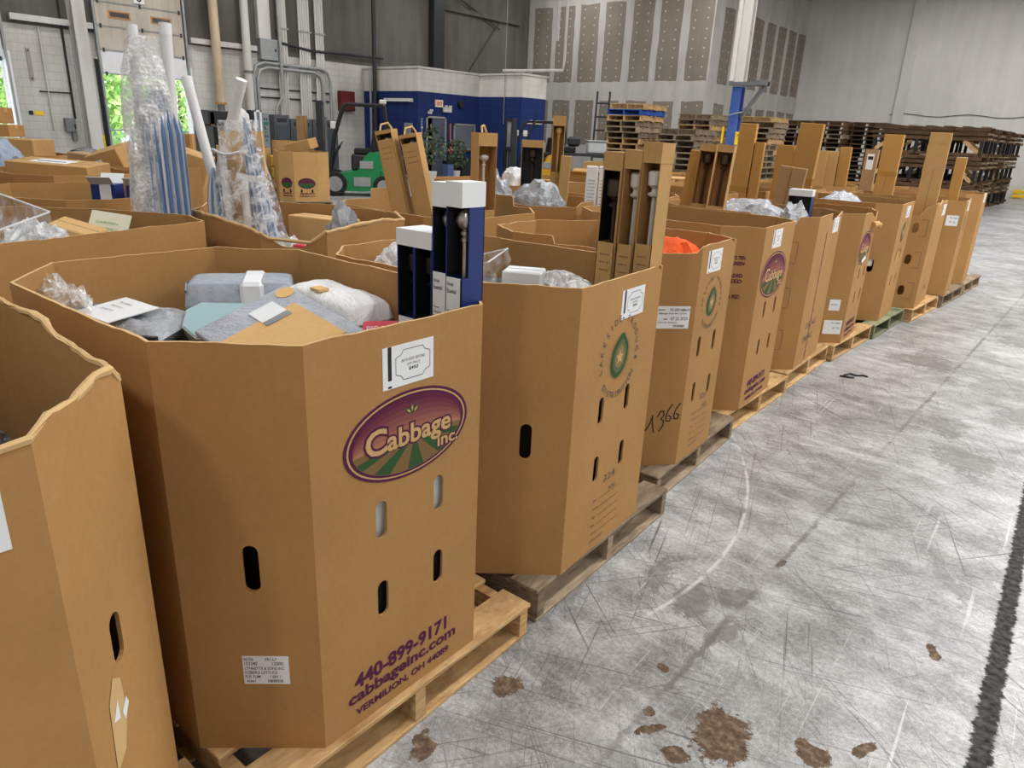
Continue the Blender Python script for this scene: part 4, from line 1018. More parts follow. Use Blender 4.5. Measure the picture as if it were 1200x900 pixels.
crumple('bubble_wrap', 'lump of bubble wrap in the left end of the Lakeside bin', (-2.24, 1.95, 1.03), (.20, .20, .16), HAZY, 24, .4)

# ---- 4366 bin
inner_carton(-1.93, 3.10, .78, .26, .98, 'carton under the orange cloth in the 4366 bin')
crumple('orange_cloth', 'folded bright orange cloth in the 4366 bin', (-1.66, 3.19, .985), (.34, .36, .21), ORANGE, 31, .25, 'cloth')
r = empty('white_appliance_box', (-2.18, 3.1, .985), .5, 'long white box with black end in the 4366 bin', 'box'); part_box('body', (-.02, -.22, 0), (.16, .14, .09), WHITE, r, .01); part_box('black_end', (-.02, .14, 0), (.16, .19, .088), BLACK, r, .005)

# ---- second row, near: parasols
def stripes_canopy(root, base, top, r0, r1, n=34, seed=0, mats=None):
    a, b = Vector(base), Vector(top); m = MB(); z = (b - a); L = z.length; z.normalize(); x = z.orthogonal().normalized(); y = z.cross(x); N = n * 2; S_ = 14; vs = []
    for i in range(S_ + 1):
        f = i / S_; rr = (r0 + (r1 - r0) * f) * (1 if f < .9 else max(.15, 1 - (f - .9) * 8.5))
        for k in range(N):
            th = 2 * PI * k / N; q = rr * (1 + (.11 if k % 2 else -.11) + .08 * noise.noise((k * .9, f * 3, seed)))
            vs.append(a + z * L * f + (x * math.cos(th) + y * math.sin(th)) * q)
    fs = []; mi = []
    for i in range(S_):
        for k in range(N): fs.append((i * N + k, i * N + (k + 1) % N, (i + 1) * N + (k + 1) % N, (i + 1) * N + k)); mi.append(1 if (k // 2) % 2 == 0 else 0)
    m.v = [tuple(v) for v in vs]; m.f = [list(f) for f in fs]; m.m = mi
    return m.build('striped_canopy', mats or [paint('canvas_white', S(214, 216, 220), .85), paint('canvas_blue', S(104, 134, 178), .85)], root, smooth=True, angle=.9)
def sleeve(root, name, path, radii, mat, seed=0, n=26, amp=.12, flat=1.0):
    m = MB(); P = [Vector(p) for p in path]; vs = []
    K_ = len(P)
    for i, p in enumerate(P):
        t = (P[min(i + 1, K_ - 1)] - P[max(i - 1, 0)]).normalized(); x = t.cross(Vector((.55, -.83, 0))).normalized(); y = t.cross(x)
        for k in range(n):
            th = 2 * PI * k / n; q = radii[i] * (1 + amp * noise.noise((math.cos(th) * 2.2 + seed, math.sin(th) * 2.2, i * .7)) + amp * .5 * noise.noise((math.cos(th) * 6, math.sin(th) * 6 + seed, i * 1.9)))
            vs.append(p + (x * math.cos(th) + y * flat * math.sin(th)) * q)
    fs = [(i * n + k, i * n + (k + 1) % n, (i + 1) * n + (k + 1) % n, (i + 1) * n + k) for i in range(K_ - 1) for k in range(n)]
    m.add(vs, fs); return m.build(name, mat, root, smooth=True, angle=3.1)
POLEW = paint('white_pole', S(222, 222, 222), .35, var=.02)
r = empty('patio_parasol', (-3.72, 1.60, Z0 + .012), 0, 'bubble wrapped blue striped parasol with two white pole ends', 'parasol')
def loc3(p): return (p[0] + 3.72, p[1] - 1.60, p[2] - Z0 - .012)
def pole(root, a, b, rad, lf, nm='pole'):
    m = MB(); m.tube([lf(a), lf(b)], rad, 18); m.build(nm, POLEW, root, smooth=True)
    A, B = Vector(lf(a)), Vector(lf(b)); d_ = (B - A).normalized(); q = MB(); q.tube([B - d_ * .05, B + d_ * .004], rad * 1.04, 18); q.build('pole_end_cap', WHITE, root, smooth=True)
pole(r, (-3.60, 1.66, .16), (-3.665, 1.755, 2.06), .027, loc3); pole(r, (-3.78, 1.58, .16), (-3.80, 1.66, 2.05), .024, loc3)
stripes_canopy(r, loc3((-3.62, 1.66, .2)), loc3((-3.70, 1.70, 1.80)), .095, .085, 30, 3)
sleeve(r, 'bubble_wrap_sleeve', [loc3((-3.70 - .05 * i / 12, 1.615 + .07 * i / 12, .2 + 1.80 * i / 12)) for i in range(13)], [.13, .13, .13, .132, .128, .13, .13, .132, .13, .13, .128, .115, .075], WRAP, 3, 26, .10, .8)
r = empty('patio_parasol', (-3.35, 2.0, Z0 + .012), 0, 'tied striped parasol with splayed white poles in clear film', 'parasol')
def loc4(p): return (p[0] + 3.35, p[1] - 2.0, p[2] - Z0 - .012)
pole(r, (-3.34, 1.98, .2), (-3.80, 1.90, 1.84), .025, loc4); pole(r, (-3.585, 1.925, 1.40), (-3.40, 1.97, 1.83), .026, loc4); m = MB(); m.tube([loc4((-3.56, 1.91, .2)), loc4((-3.585, 1.925, 1.42))], .026, 18); m.build('pole', POLEW, r, smooth=True)
m = MB(); m.tube([loc4((-3.43, 1.90, .2)), loc4((-3.48, 1.88, 1.5))], .02, 12); m.build('pole', POLEW, r, smooth=True)
m = MB(); m.tube([loc4((-3.36, 1.93, .2)), loc4((-3.375, 1.93, 1.38))], .02, 12); m.build('pole', POLEW, r, smooth=True)
m = MB(); m.beam(loc4((-3.42, 1.92, 1.39)), loc4((-3.32, 2.0, 1.37)), .03, .03); m.build('cross_bar', POLEW, r)
m = MB(); m.beam(loc4((-3.40, 2.0, .2)), loc4((-3.44, 1.97, 1.6)), .22, .02, up=(.5, -.8, 0)); m.build('kraft_liner', KRAFTP, r)
stripes_canopy(r, loc4((-3.19, 2.06, .25)), loc4((-3.42, 1.98, 1.66)), .075, .03, 20, 8)
stripes_canopy(r, loc4((-3.56, 1.86, .25)), loc4((-3.54, 1.86, 1.42)), .04, .035, 12, 9)
sleeve(r, 'film_wrap', [loc4((-3.38 - .05 * i / 10, 1.975 - .03 * i / 10, .25 + 1.4 * i / 10)) for i in range(11)], [.24, .24, .24, .235, .22, .21, .195, .175, .14, .11, .10], FILM, 6, 26, .14, .6)
c_ = Vector(loc4((-3.47, 1.93, 1.50))); m = MB(); m.tube([c_ + Vector((.10 * math.cos(k * PI / 10), .09 * math.sin(k * PI / 10), .01 * math.sin(k))) for k in range(21)], .006, 6); m.build('tie_strap', WHITE, r)
# contents of the near second row bins
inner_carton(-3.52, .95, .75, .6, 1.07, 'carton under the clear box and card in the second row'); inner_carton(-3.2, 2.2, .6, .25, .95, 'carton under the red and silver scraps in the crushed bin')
r = empty('clear_storage_box', (-3.66, .90, 1.11), 0, 'clear storage box with shiny edges in the second row', 'storage box', None, (.2, .25, .5))
for nm_, lo, hi in (('base_pane', (-.18, -.14, 0), (.18, .14, .004)), ('side_pane', (-.18, -.14, 0), (.18, -.136, .16)), ('side_pane', (-.18, .136, 0), (.18, .14, .16)), ('end_pane', (-.18, -.14, 0), (-.176, .14, .16)), ('end_pane', (.176, -.14, 0), (.18, .14, .16))): part_box(nm_, lo, hi, GLASSY, r)
m = MB()
for a in (-.14, .137): m.b2((-.18, a, .157), (.18, a + .004, .163))
for a in (-.18, .177): m.b2((a, -.14, .157), (a + .004, .14, .163))
m.build('polished_rim', WHITE, r)
crumple('plastic_bag', 'milky plastic bag beside the clear storage box', (-3.46, 1.02, 1.075), (.30, .20, .13), HAZY, 41, .5)
carton('small tan carton lying tilted in the second row bin', (-3.56, 1.20, 1.09), (.20, .13, .09), .9, (.15, .25, .7), mat=KRAFTP, tape=False)
r = empty('printed_card', (-3.62, 1.33, 1.075), 0, 'cream card with green print leaning in the second row bin', 'card', None, (-.55, .12, .75)); part_box('sheet', (-.09, 0, 0), (.09, .006, .16), paint('cream_card', S(222, 220, 196), .6), r)
dd = Decal(0); [dd.text('GARDEN', -.06, .10 - k * .03, .10, .012) for k in range(3)]; o = dd.build('green_print', [paint('leaf_print', S(110, 168, 84), .6)], r); o.location = (0, -.001, 0)
carton('long tan carton lying across the crushed bin', (-3.42, 2.42, .9), (.40, .14, .26), .25, mat=KRAFTP, tape=False)
crumple('silver_wrap', 'silver scrap of wrap poking above the crushed rim', (-2.98, 2.22, .955), (.16, .16, .30), SILVER, 44, .4)
carton('small pinkish red box in the crushed bin', (-2.98, 2.02, .955), (.14, .09, .14), .3, mat=RED, tape=False, name='red_box', cat='box')
crumple('plastic_wrap', 'clear film scrap beside the tied parasol', (-3.1, 1.98, .955), (.2, .12, .16), HAZY, 46, .5)
for k, (x, y) in enumerate(((-5.06, 1.93), (-4.90, 2.08))):
    g = empty('blue_box', (x, y, Z0 + .012), .75, ('blue and white open topped box in the corner of the third row bin', 'blue and white open topped box touching the parasol side of its twin')[k], 'box', 'blue and white open boxes'); 
    part_box('body', (-.075, -.06, 0), (.075, .06, 1.08), BLUEBOX, g)
    part_box('white_face', (-.02, -.062, .5), (.05, -.059, 1.08), WHITE, g)
    for s in (-1, 1):
        m = MB(); m.b2((-.07, 0, -.002), (.07, .075, .002)); m.build('flap', WHITE, g, loc=(0, s * .06, 1.08), rot=(.9 if s > 0 else PI - .7, 0, .1))
# ---- long cartons and rod boxes standing in the rows
ZB = Z0 + .014
def up(x, y, zt, dx=0.0, dy=0.0): return (x - dx, y - dy, ZB), (x, y, zt)
# left = (-.8,-.6) in the view of the twin boxes: they lean that way
b_, t_ = up(-3.40, 2.86, 1.63, -.26, -.18); rod_box('left one of twin leaning kraft rod boxes with hang loops', b_, t_, .095, .12, (-.05, -.02), .55, CARD_L, group='twin leaning rod boxes', hook=True)
b_, t_ = up(-3.29, 2.95, 1.615, -.26, -.18); rod_box('right one of twin leaning kraft rod boxes, notched side', b_, t_, .10, .12, (-.05, -.02), .55, CARD_L, group='twin leaning rod boxes', hook=True)
b_, t_ = up(-2.88, 3.14, 1.64); rod_box('single tall kraft rod box with torn top flap', b_, t_, .115, .10, (-.42, -.07), 1.2, CARD_L, None, None, OFFW, 'knob', hook=True)
g3 = 'kraft rod boxes near the yellow forklift'
b_, t_ = up(-3.52, 4.38, 1.60); rod_box('wide kraft rod box with two dark rods in its window', b_, t_, .16, .10, (-.34, -.05), .62, CARD_L, None, None, BRONZE, 'cyl', group=g3, inner=BLACK)
b_, t_ = up(-3.42, 4.56, 1.78); rod_box('tallest kraft rod box with wooden ball finial', b_, t_, .09, .09, (-.40, -.07), .62, CARD_L, None, None, KRAFTP, 'ball', group=g3, fs=.8, inner=CARD)
b_, t_ = up(-3.32, 4.54, 1.50, .05, .03); tall_box('narrow kraft carton leaning on the tallest rod box', b_, t_, .08, .06, .62, CARD_L, group=g3)
for k, (x, y) in enumerate(((-2.915, 4.30), (-2.85, 4.36))):
    b_, t_ = up(x, y, 1.452); r = tall_box(('white long carton, left of a pair beside the dark urn finial', 'white long carton, right of a pair beside the dark urn finial')[k], b_, t_, .078, .078, .62, WHITE, name='white_carton', group='pair of white long cartons')
    dd = Decal(.001); L_ = 1.452 - ZB
    for j in range(5): dd.text('CURTAIN ROD', -.025, L_ - .10 - j * .045, .05, .010, 0); dd.rect(-.03, L_ - .118 - j * .045, .02, L_ - .115 - j * .045, 0)
    o = dd.build('printed_words', [INKSOFT], r); o.location = (0, -.039, 0)
g6 = 'pair of window rod boxes'
for x, y, lb in ((-2.43, 5.08, 'window rod box with bronze finial, left of a pair leaning together'), (-2.27, 5.02, 'window rod box with bronze finial, right of a pair leaning together')):
    b_, t_ = up(x, y, 1.63, .06, .04); rod_box(lb, b_, t_, .115, .10, (-.42, -.05), .25, CARD_L, None, None, BRONZE, 'urn', group=g6, inner=CARD, fs=1.1)
b_, t_ = up(-2.56, 5.16, 1.58, .12, .06); tall_box('golden carton leaning behind the pair of window rod boxes', b_, t_, .09, .10, .25, CARD_D)
tall_box('golden long carton with dark end print, tallest beside the yellow sign', *up(-2.98, 7.02, 1.825, .03, .02), .155, .12, .25, CARD_D)
tall_box('slim golden carton leaning on the tallest golden carton', *up(-2.86, 7.06, 1.66, .02), .09, .11, .25, CARD_D)
tall_box('golden long carton in the shorter Cabbage bin', *up(-2.24, 6.60, 1.83, .06, .02), .19, .13, .2, CARD_D, band=.70)
tall_box('kraft carton with crumpled top behind the golden long carton', *up(-2.64, 7.16, 1.645), .16, .10, .2, CARD_D)
tall_box('narrow crumpled kraft carton touching the golden long carton', *up(-2.49, 7.18, 1.63), .10, .09, .2, CARD_L)
b_, t_ = up(-2.22, 6.10, 1.485, .10, .03); tall_box('flat brown carton leaning forward, left of a split pair', b_, t_, .10, .06, .2, CARD_G, flaps=False)
b_, t_ = up(-2.11, 6.10, 1.475, .10, .03); tall_box('flat brown carton leaning forward, right of a split pair', b_, t_, .11, .06, .2, CARD_G, flaps=False)
r = rod_box('blue rod box with two white finials above the silver wrap', *up(-1.86, 5.50, 1.345), .16, .11, (-.17, -.045), .15, BLUEBOX, WHITE, WHITE, WHITE, 'knob', group=None, inner=BLACK, words=[('Simply', .1, .9, .4, .014)], fs=1.3)
for k, (x, lb) in enumerate(((-3.03, 'kraft carton with splayed top, left of three in the far bin'), (-2.92, 'kraft carton with dented edge, middle of three in the far bin'), (-2.80, 'taller kraft carton, right of three in the far bin'))):
    tall_box(lb, *up(x, 9.45 + .06 * k, (1.60, 1.60, 1.655)[k], .0 if k < 2 else -.03), .125, .10, .15, CARD_L if k < 2 else CARD_D)
tall_box('golden carton with darker tape in front of the dark timber stack', *up(-2.30, 9.62, 1.815), .205, .14, .12, CARD_D, band=.72)
tall_box('round cornered brown carton with white barcode label', *up(-2.66, 10.2, 1.635), .15, .10, .12, CARD_G, label_hi=True)
tall_box('broad flat brown carton rising from the scooped rim bin', *up(-1.545, 8.16, 1.82), .185, .05, .1, CARD_L, band=.80)
r = tall_box('short golden carton with white label on its top end', *up(-1.50, 9.22, 1.60), .10, .13, .1, CARD_D); part_box('end_label', (-.045, -.06, 1.6 - ZB), (.045, .06, 1.6 - ZB + .002), WHITE, r)
# ---- loose wrap and fillings in the rows
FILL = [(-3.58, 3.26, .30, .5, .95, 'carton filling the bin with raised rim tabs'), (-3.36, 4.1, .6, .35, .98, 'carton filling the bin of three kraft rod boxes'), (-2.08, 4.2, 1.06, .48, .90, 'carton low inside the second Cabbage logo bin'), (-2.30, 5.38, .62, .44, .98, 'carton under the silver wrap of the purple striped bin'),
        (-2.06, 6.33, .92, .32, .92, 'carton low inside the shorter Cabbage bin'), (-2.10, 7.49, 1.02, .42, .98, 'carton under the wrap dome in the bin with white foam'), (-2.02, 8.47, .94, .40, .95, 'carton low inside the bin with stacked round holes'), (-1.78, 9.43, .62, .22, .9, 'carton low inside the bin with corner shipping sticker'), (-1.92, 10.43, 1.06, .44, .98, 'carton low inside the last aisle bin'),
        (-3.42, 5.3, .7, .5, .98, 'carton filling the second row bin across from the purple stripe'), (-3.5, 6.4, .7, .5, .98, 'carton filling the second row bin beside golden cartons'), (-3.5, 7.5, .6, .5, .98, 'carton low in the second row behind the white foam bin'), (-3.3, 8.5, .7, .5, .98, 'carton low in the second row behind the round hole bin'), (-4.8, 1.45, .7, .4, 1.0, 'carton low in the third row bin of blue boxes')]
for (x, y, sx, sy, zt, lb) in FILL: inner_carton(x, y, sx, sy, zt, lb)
crumple('plastic_wrap', 'shiny hump of silver plastic wrap behind the single tall rod box', (-3.16, 4.02, .985), (.44, .30, .34), SILVER, 51, .35)
crumple('plastic_wrap', 'small clump of silver wrap right of the kraft rod boxes', (-3.60, 4.06, .985), (.28, .22, .34), SILVER, 52, .45)
crumple('plastic_wrap', 'long roll of silver film across the purple striped bin', (-2.18, 5.34, .985), (.72, .26, .27), SILVER, 53, .22, rot=(0, 0, .2))
crumple('plastic_wrap', 'silver film spilling over the rim of the purple striped bin', (-1.74, 5.06, .98), (.22, .26, .30), SILVER, 54, .25)
crumple('plastic_wrap', 'dome of silver wrap in the bin with white foam', (-2.12, 7.40, .985), (.46, .36, .27), SILVER, 55, .18)
crumple('plastic_bag', 'blue tinted plastic package beside the twin leaning boxes', (-3.05, 3.20, .955), (.30, .24, .36), silverish('blue_poly', S(160, 190, 214), .3, .1, 5), 56, .2)
carton('flat white carton lying on the third row', (-4.72, 7.6, Z0 + .012), (.7, .5, 1.03), .1, mat=OFFW, tape=False)
carton('low carton in the third row beside a white bag', (-4.78, 5.4, Z0 + .012), (.7, .6, .98), .0, mat=CARD_G); carton('low carton in the third row behind golden cartons', (-4.74, 6.42, Z0 + .012), (.7, .4, 1.02), .1, mat=CARD_L); carton('low carton in the third row facing the column', (-4.68, 8.7, Z0 + .012), (.7, .6, 1.04), .1, mat=CARD_L)
crumple('plastic_bag', 'white bag on a low carton in the third row', (-4.6, 5.5, Z0 + .012 + .98), (.3, .3, .2), WHITEPOLY, 57, .3)
carton('tan carton peeking over the third row behind the pair of window boxes', (-4.74, 6.80, Z0 + .012), (.40, .2, 1.10), .1, mat=CARD_L, flaps=True)
# ---- heaps at the left: cartons piled in the fourth row and beyond
HEAP = [
 ('long shipped carton with white plastic label, lying across the heap', (-6.88, 2.27, 1.10), (.66, .36, .16), (.06, .04, .70), CARD_L, 'top'),
 ('taped carton tilted on end with white shipping label', (-7.50, 3.02, 1.06), (.34, .30, .30), (.25, -.28, .6), CARD_L, 'front'),
 ('bubble lined carton beside the tilted taped carton', (-7.88, 2.86, 1.08), (.27, .26, .20), (.0, .10, .7), CARD_G, None),
 ('brown carton with folded corner behind the tilted taped carton', (-7.45, 3.40, 1.06), (.30, .26, .28), (.25, .3, .5), CARD, None),
 ('tan carton with crossed tape, between the two parasols', (-7.12, 3.50, 1.06), (.30, .26, .28), (.1, .30, .9), CARD_L, None),
 ('small pale parcel on the heap of cartons', (-7.25, 2.62, 1.10), (.24, .18, .12), (.1, .2, 1.0), OFFW, None),
]
for (lb, x0, sz_, rot, mt, lab) in HEAP: carton(lb, x0, sz_, rot=rot, mat=mt, label_on=lab, group='cartons heaped on the overfilled bins')
for k, e in enumerate(E4): carton('carton filling the ' + e[2].replace('overfilled ', ''), (e[0], e[1], Z0 + .012), (.9, .66, .90), 0, mat=CARD_G, tape=False)
pillow('flat_case', 'dark grey flat case lying on the heap', (-8.35, 3.08, 1.20), (.34, .28, .08), (.1, .2, .7), DKSTEEL, e=8, wr=.02, cat='case', flat=.3); carton('carton under the dark grey flat case', (-8.42, 3.12, 0), (.5, .5, 1.20), .7, mat=CARD_G)
carton('round topped brown display box behind the heap', (-7.86, 3.82, 0), (.22, .14, 1.49), .7, mat=CARD)
carton('large closed carton overhanging the bin near the first dock door', (-9.66, 2.80, 1.09), (.60, .40, .26), .71, mat=CARD_L, label_on='front'); carton('carton standing on the large overhanging carton', (-9.95, 2.76, 1.36), (.34, .28, .13), .71, mat=CARD)
carton('stacked carton with white label by the first dock door', (-10.02, 2.74, 1.50), (.26, .24, .17), .71, mat=CARD, label_on='front')
crumple('plastic_bag', 'clear bag of blue clothing beside the long shipped carton', (-7.82, 2.10, 1.09), (.46, .42, .30), silverish('blue_bag', S(150, 164, 186), .25, .05, 4), 61, .25)
# ------------------------------------------------------------------ left wall: dock doors, column, pipework
DOORW = paint('dock_door_white', S(222, 222, 224), .45, var=.03); DOORB = wallmat('dock_door_beige', S(196, 188, 176), S(150, 138, 124))
PIPEW = wallmat('pipe_white', S(206, 204, 200), S(176, 172, 166)); PIPEB = wallmat('pipe_beige', S(206, 188, 160), S(160, 140, 114))
GLASSD = paint('dark_glass', S(60, 60, 60), .12, spec=.6); RUST = paint('rust_frame', S(176, 128, 74), .6)
def dock_door(n, y0, y1, zb, number):
    r = empty('door_%d' % n, (XL + .09, (y0 + y1) / 2, zb)); tag(r, kind='structure'); w = (y1 - y0) / 2
    for k in range(5):
        z = k * .575
        part_box('door_section', (-.03, -w, z + .012), (.03, w, z + .565), DOORW if k == 0 else DOORB, r, .008)
        part_box('section_hinge_strip', (.03, -w, z - .012), (.045, w, z + .012), GALV, r)
        for yy in (-w + .06, -.02, w - .10): part_box('hinge', (.03, yy, z - .05), (.05, yy + .05, z + .05), DKSTEEL, r)
    for yy in (-.55, .55):
        f = part_box('door_window', (.03, yy - .28, 1.36), (.042, yy + .28, 1.54), RUST, r); part_box('pane', (.042, yy - .24, 1.395), (.046, yy + .24, 1.505), GLASSD, f)
    for s in (-1, 1):
        part_box('track', (-.02, s * (w + .05) - .025, -zb + .02), (.08, s * (w + .05) + .025, 3.6), GALV, r)
    part_box('number_plate', (.045, -.14, 1.80), (.055, .14, 2.08), WHITE, r)
    d = Decal(0); d.text(number, -.06, 1.84, .12, .2, 0, 0, .02); o = d.build('number', [INK], r); o.location = (.057, 0, 0); o.rotation_euler = (0, 0, PI / 2)
dock_door(1, 3.93, 6.28, 2.80, '5'); dock_door(2, 8.50, 10.78, 2.66, '6')
part_box('trim_3', (XL, 6.30, 0), (XL + .12, 6.42, 3.0), WHITE, None)['kind'] = 'structure'
part_box('trim_4', (XL, 8.36, 0), (XL + .06, 8.44, 3.0), DKSTEEL, None)['kind'] = 'structure'
part_box('trim_5', (XL, 10.86, 0), (XL + .10, 10.95, 3.0), WHITE, None)['kind'] = 'structure'
# steel column of the left wall and girts
m = MB(); m.b2((XL, 7.86, 0), (XL + .05, 8.16, CEIL)); m.b2((XL + .05, 7.99, 0), (XL + .33, 8.03, CEIL)); m.b2((XL + .33, 7.86, 0), (XL + .38, 8.16, CEIL)); struct('trim_6', m, PIPEW)
m = MB(); m.b2((XL, 20.3, 3.56), (XL + .3, 20.85, CEIL)); struct('trim_7', m, DKSTEEL)
m = MB(); m.b2((XL, 6.55, 3.70), (XL + .14, 7.86, 3.84)); m.b2((XL, 8.16, 3.70), (XL + .14, 8.4, 3.84)); m.b2((XL, 10.98, 3.66), (XL + .14, 13.05, 3.80)); struct('trim_8', m, PIPEW)
m = MB(); m.b2((XL, 20.85, 5.9), (XL + .12, 25.5, 6.05)); struct('trim_9', m, UPPER)
def pipe(name, label, path, r_, mat, cat='pipe', group=None, n=12):
    o = MB().tube(path, r_, n).build(name, mat, None, smooth=True); tag(o, label, cat, group); return o
r = empty('riser_pipe', (XL + .3, 11.63, 0), 0, 'beige sprinkler riser pipe with valve beside the open dock door', 'pipe'); m = MB().tube([(0, 0, 2.12), (0, 0, CEIL)], .13, 16); m.build('pipe', PIPEB, r, smooth=True)
m = MB().tube([(0, 0, 0), (0, 0, 2.1)], .10, 12); m.build('lower_pipe', STEEL, r, smooth=True); m = MB(); m.lathe([(.17, 0), (.17, .06)], (0, 0, 2.06), 16); m.build('flange', RUST, r); m = MB(); m.lathe([(.12, 0), (.16, .05), (.16, .2), (.12, .25)], (0, 0, 1.5), 14); m.build('valve_body', paint('valve_red', S(128, 34, 30), .5), r, smooth=True)
m = MB(); m.tube([(.2 * math.cos(t_ * PI / 8), .0 + .2 * math.sin(t_ * PI / 8), 1.85) for t_ in range(17)], .015, 6); m.build('hand_wheel', RUST, r)
r = empty('riser_pipe', (XL + .3, 12.60, 0), 0, 'white vertical pipe next to the beige sprinkler riser', 'pipe'); m = MB().tube([(0, 0, 1.95), (0, 0, CEIL)], .12, 16); m.build('pipe', PIPEW, r, smooth=True); m = MB().tube([(0, 0, 0), (0, 0, 1.95)], .14, 12); m.build('dark_base_pipe', DKSTEEL, r, smooth=True); m = MB(); m.lathe([(.14, 0), (.14, .07)], (0, 0, 3.0), 16); m.build('pipe_clamp', STEEL, r)
r = empty('junction_box', (XL + .01, 13.40, 3.43), 0, 'grey square junction box with duct rising from it', 'electrical box'); part_box('box', (0, -.30, 0), (.25, .30, .60), GALV, r, .01); part_box('duct', (0.02, -.30, .60), (.2, .10, CEIL - 3.43), PIPEW, r); part_box('cover_latch', (.25, .18, .25), (.27, .22, .33), DKSTEEL, r)
for k, (ya, n_) in enumerate(((13.86, 4), (14.62, 5), (15.24, 4))):
    r = empty('conduit_bundle', (XL + .01, ya, 1.78), 0, ('bundle of white conduits dropping beside the junction box', 'middle bundle of white conduits above the grey cabinets', 'bundle of white conduits nearest the dark red panel')[k], 'conduit', 'conduit bundles on the left wall')
    for i in range(n_):
        y = i * .085; m = MB().tube([(.06, y, CEIL - 1.78), (.06, y, 1.95), (.10, y - .02, 1.85), (.16, y - .08, 1.62), (.16, y - .10, 1.5), (.16, y - .10, 0)], .036, 8); m.build('conduit', PIPEW, r, smooth=True)
    part_box('strap', (.0, -.05, 2.6), (.11, n_ * .085, 2.64), GALV, r)
for k, (p0, p1) in enumerate(((12.80, 15.05), (12.92, 14.75))):
    z = 3.34 - k * .13; pipe('steel_conduit', ('outer dark steel conduit bent in a wide hoop', 'inner dark steel conduit bent in a wide hoop')[k], [(XL + .25, p0, 1.6), (XL + .25, p0, z - .35), (XL + .25, p0 + .1, z - .1), (XL + .25, p0 + .35, z), (XL + .25, p1 + .2, z), (XL + .25, p1 + .45, z - .1), (XL + .25, p1 + .55, z - .35), (XL + .25, p1 + .55, 1.75)], .05, GALV, 'conduit')
pipe('steel_conduit', 'straight dark conduit curving left under the junction box', [(XL + .3, 13.75, CEIL), (XL + .3, 13.75, 2.6), (XL + .3, 13.7, 2.35), (XL + .3, 13.5, 2.1), (XL + .3, 13.45, 1.75)], .05, GALV, 'conduit')
for k, z in enumerate((2.36, 2.62)): pipe('strut_rail', ('lower horizontal strut rail behind the conduits', 'upper horizontal strut rail behind the conduits')[k], [(XL + .03, 12.8, z), (XL + .03, 15.8, z)], .022, DKSTEEL, 'strut')
pipe('cable_run', 'dark cable run along the wall above the conduits', [(XL + .1, 13.7, 4.0), (XL + .1, 15, 3.86), (XL + .1, 16.5, 3.9), (XL + .1, 18, 3.92)], .04, DKSTEEL, 'cable')
CAB = paint('cabinet_grey', S(78, 82, 86), .45)
for k, (ya, yb, zt) in enumerate(((13.25, 13.80, 1.86), (13.84, 14.64, 1.76), (14.68, 15.66, 1.77))):
    r = empty('electrical_cabinet', (XL + .04, (ya + yb) / 2, 0), 0, ('tall dark grey electrical cabinet with recessed door', 'grey electrical cabinet under the middle conduits', 'wide grey electrical cabinet beside the stacked bin')[k], 'cabinet', 'electrical cabinets'); w = (yb - ya) / 2
    part_box('body', (0, -w, 0), (.45, w, zt), CAB, r, .01); d_ = part_box('door', (.45, -w + .05, .1), (.47, w - .05, zt - .3), paint('cabinet_blue', S(62, 70, 80), .4), r, .005); part_box('handle', (.47, w - .16, zt * .5), (.50, w - .12, zt * .5 + .16), STEEL, d_); part_box('name_plate', (.451, -w + .1, zt - .22), (.456, w - .1, zt - .10), DKSTEEL, r)
r = empty('machine_column', (-20.5, 12.48, 0), 0, 'grey upright machine panel with vertical green and black lettering', 'machine'); part_box('body', (-.12, -.10, 0), (.12, .14, 1.88), paint('machine_grey', S(128, 136, 140), .4), r, .01)
for i, ch in enumerate('HILUNA'):
    d = Decal(0); d.text(ch, -.05, 1.66 - i * .12, .10, .085, i % 2, 0, .03); o = d.build('letter', [INK, paint('green_ink_letter', S(40, 110, 86), .6)], r); o.location = (.122, .02, 0); o.rotation_euler = (0, 0, PI / 2)
r = empty('metal_rack', (-20.3, 12.22, 0), 0, 'white metal rack standing beside the lettered machine', 'frame'); [part_box('bar', (-.02, y, 0), (.02, y + .05, 1.95), WHITE, r) for y in (-.12, .05)]; part_box('bar', (-.02, -.12, 1.9), (.02, .10, 1.95), WHITE, r)
r = empty('fire_cabinet', (XL, 16.33, 2.1), 0, 'dark red fire cabinet high on the wall beside the office', 'cabinet'); part_box('box', (0, -.28, 0), (.25, .28, .64), paint('maroon', S(96, 22, 30), .5), r, .01); part_box('frame', (.25, -.27, .02), (.26, .27, .06), DKSTEEL, r)
# small fittings between the dock doors
pipe('wall_conduit', 'thin white conduit running down to a round wall box', [(XL + .03, 7.15, 3.62), (XL + .03, 7.15, 1.2)], .02, PIPEW, 'conduit', n=6)
pipe('wall_conduit', 'dark twin conduit beside the white steel column', [(XL + .04, 7.68, CEIL), (XL + .04, 7.68, 1.5)], .03, DKSTEEL, 'conduit', n=6)
pipe('wall_conduit', 'horizontal conduit crossing to the dark twin conduit', [(XL + .03, 6.95, 2.12), (XL + .03, 7.68, 2.12)], .018, DKSTEEL, 'conduit', n=6)
r = empty('breaker_box', (XL, 7.54, 1.05), 0, 'grey breaker switch box on the white block wall', 'electrical box'); part_box('box', (0, -.14, .12), (.14, .10, .46), STEEL, r, .01); part_box('lower_box', (0, .0, -.1), (.1, .12, .14), STEEL, r, .01); part_box('switch_lever', (.14, .06, .2), (.17, .09, .32), DKSTEEL, r)
r = empty('wall_fitting', (XL, 6.84, 2.35), 0, 'narrow rusty steel strap bolted to the block wall', 'bracket'); part_box('strap', (0, -.04, 0), (.02, .05, .75), paint('strap_grey', S(150, 144, 134), .6), r); [part_box('bolt', (.02, -.01, z), (.03, .02, z + .04), DKSTEEL, r) for z in (.04, .67)]
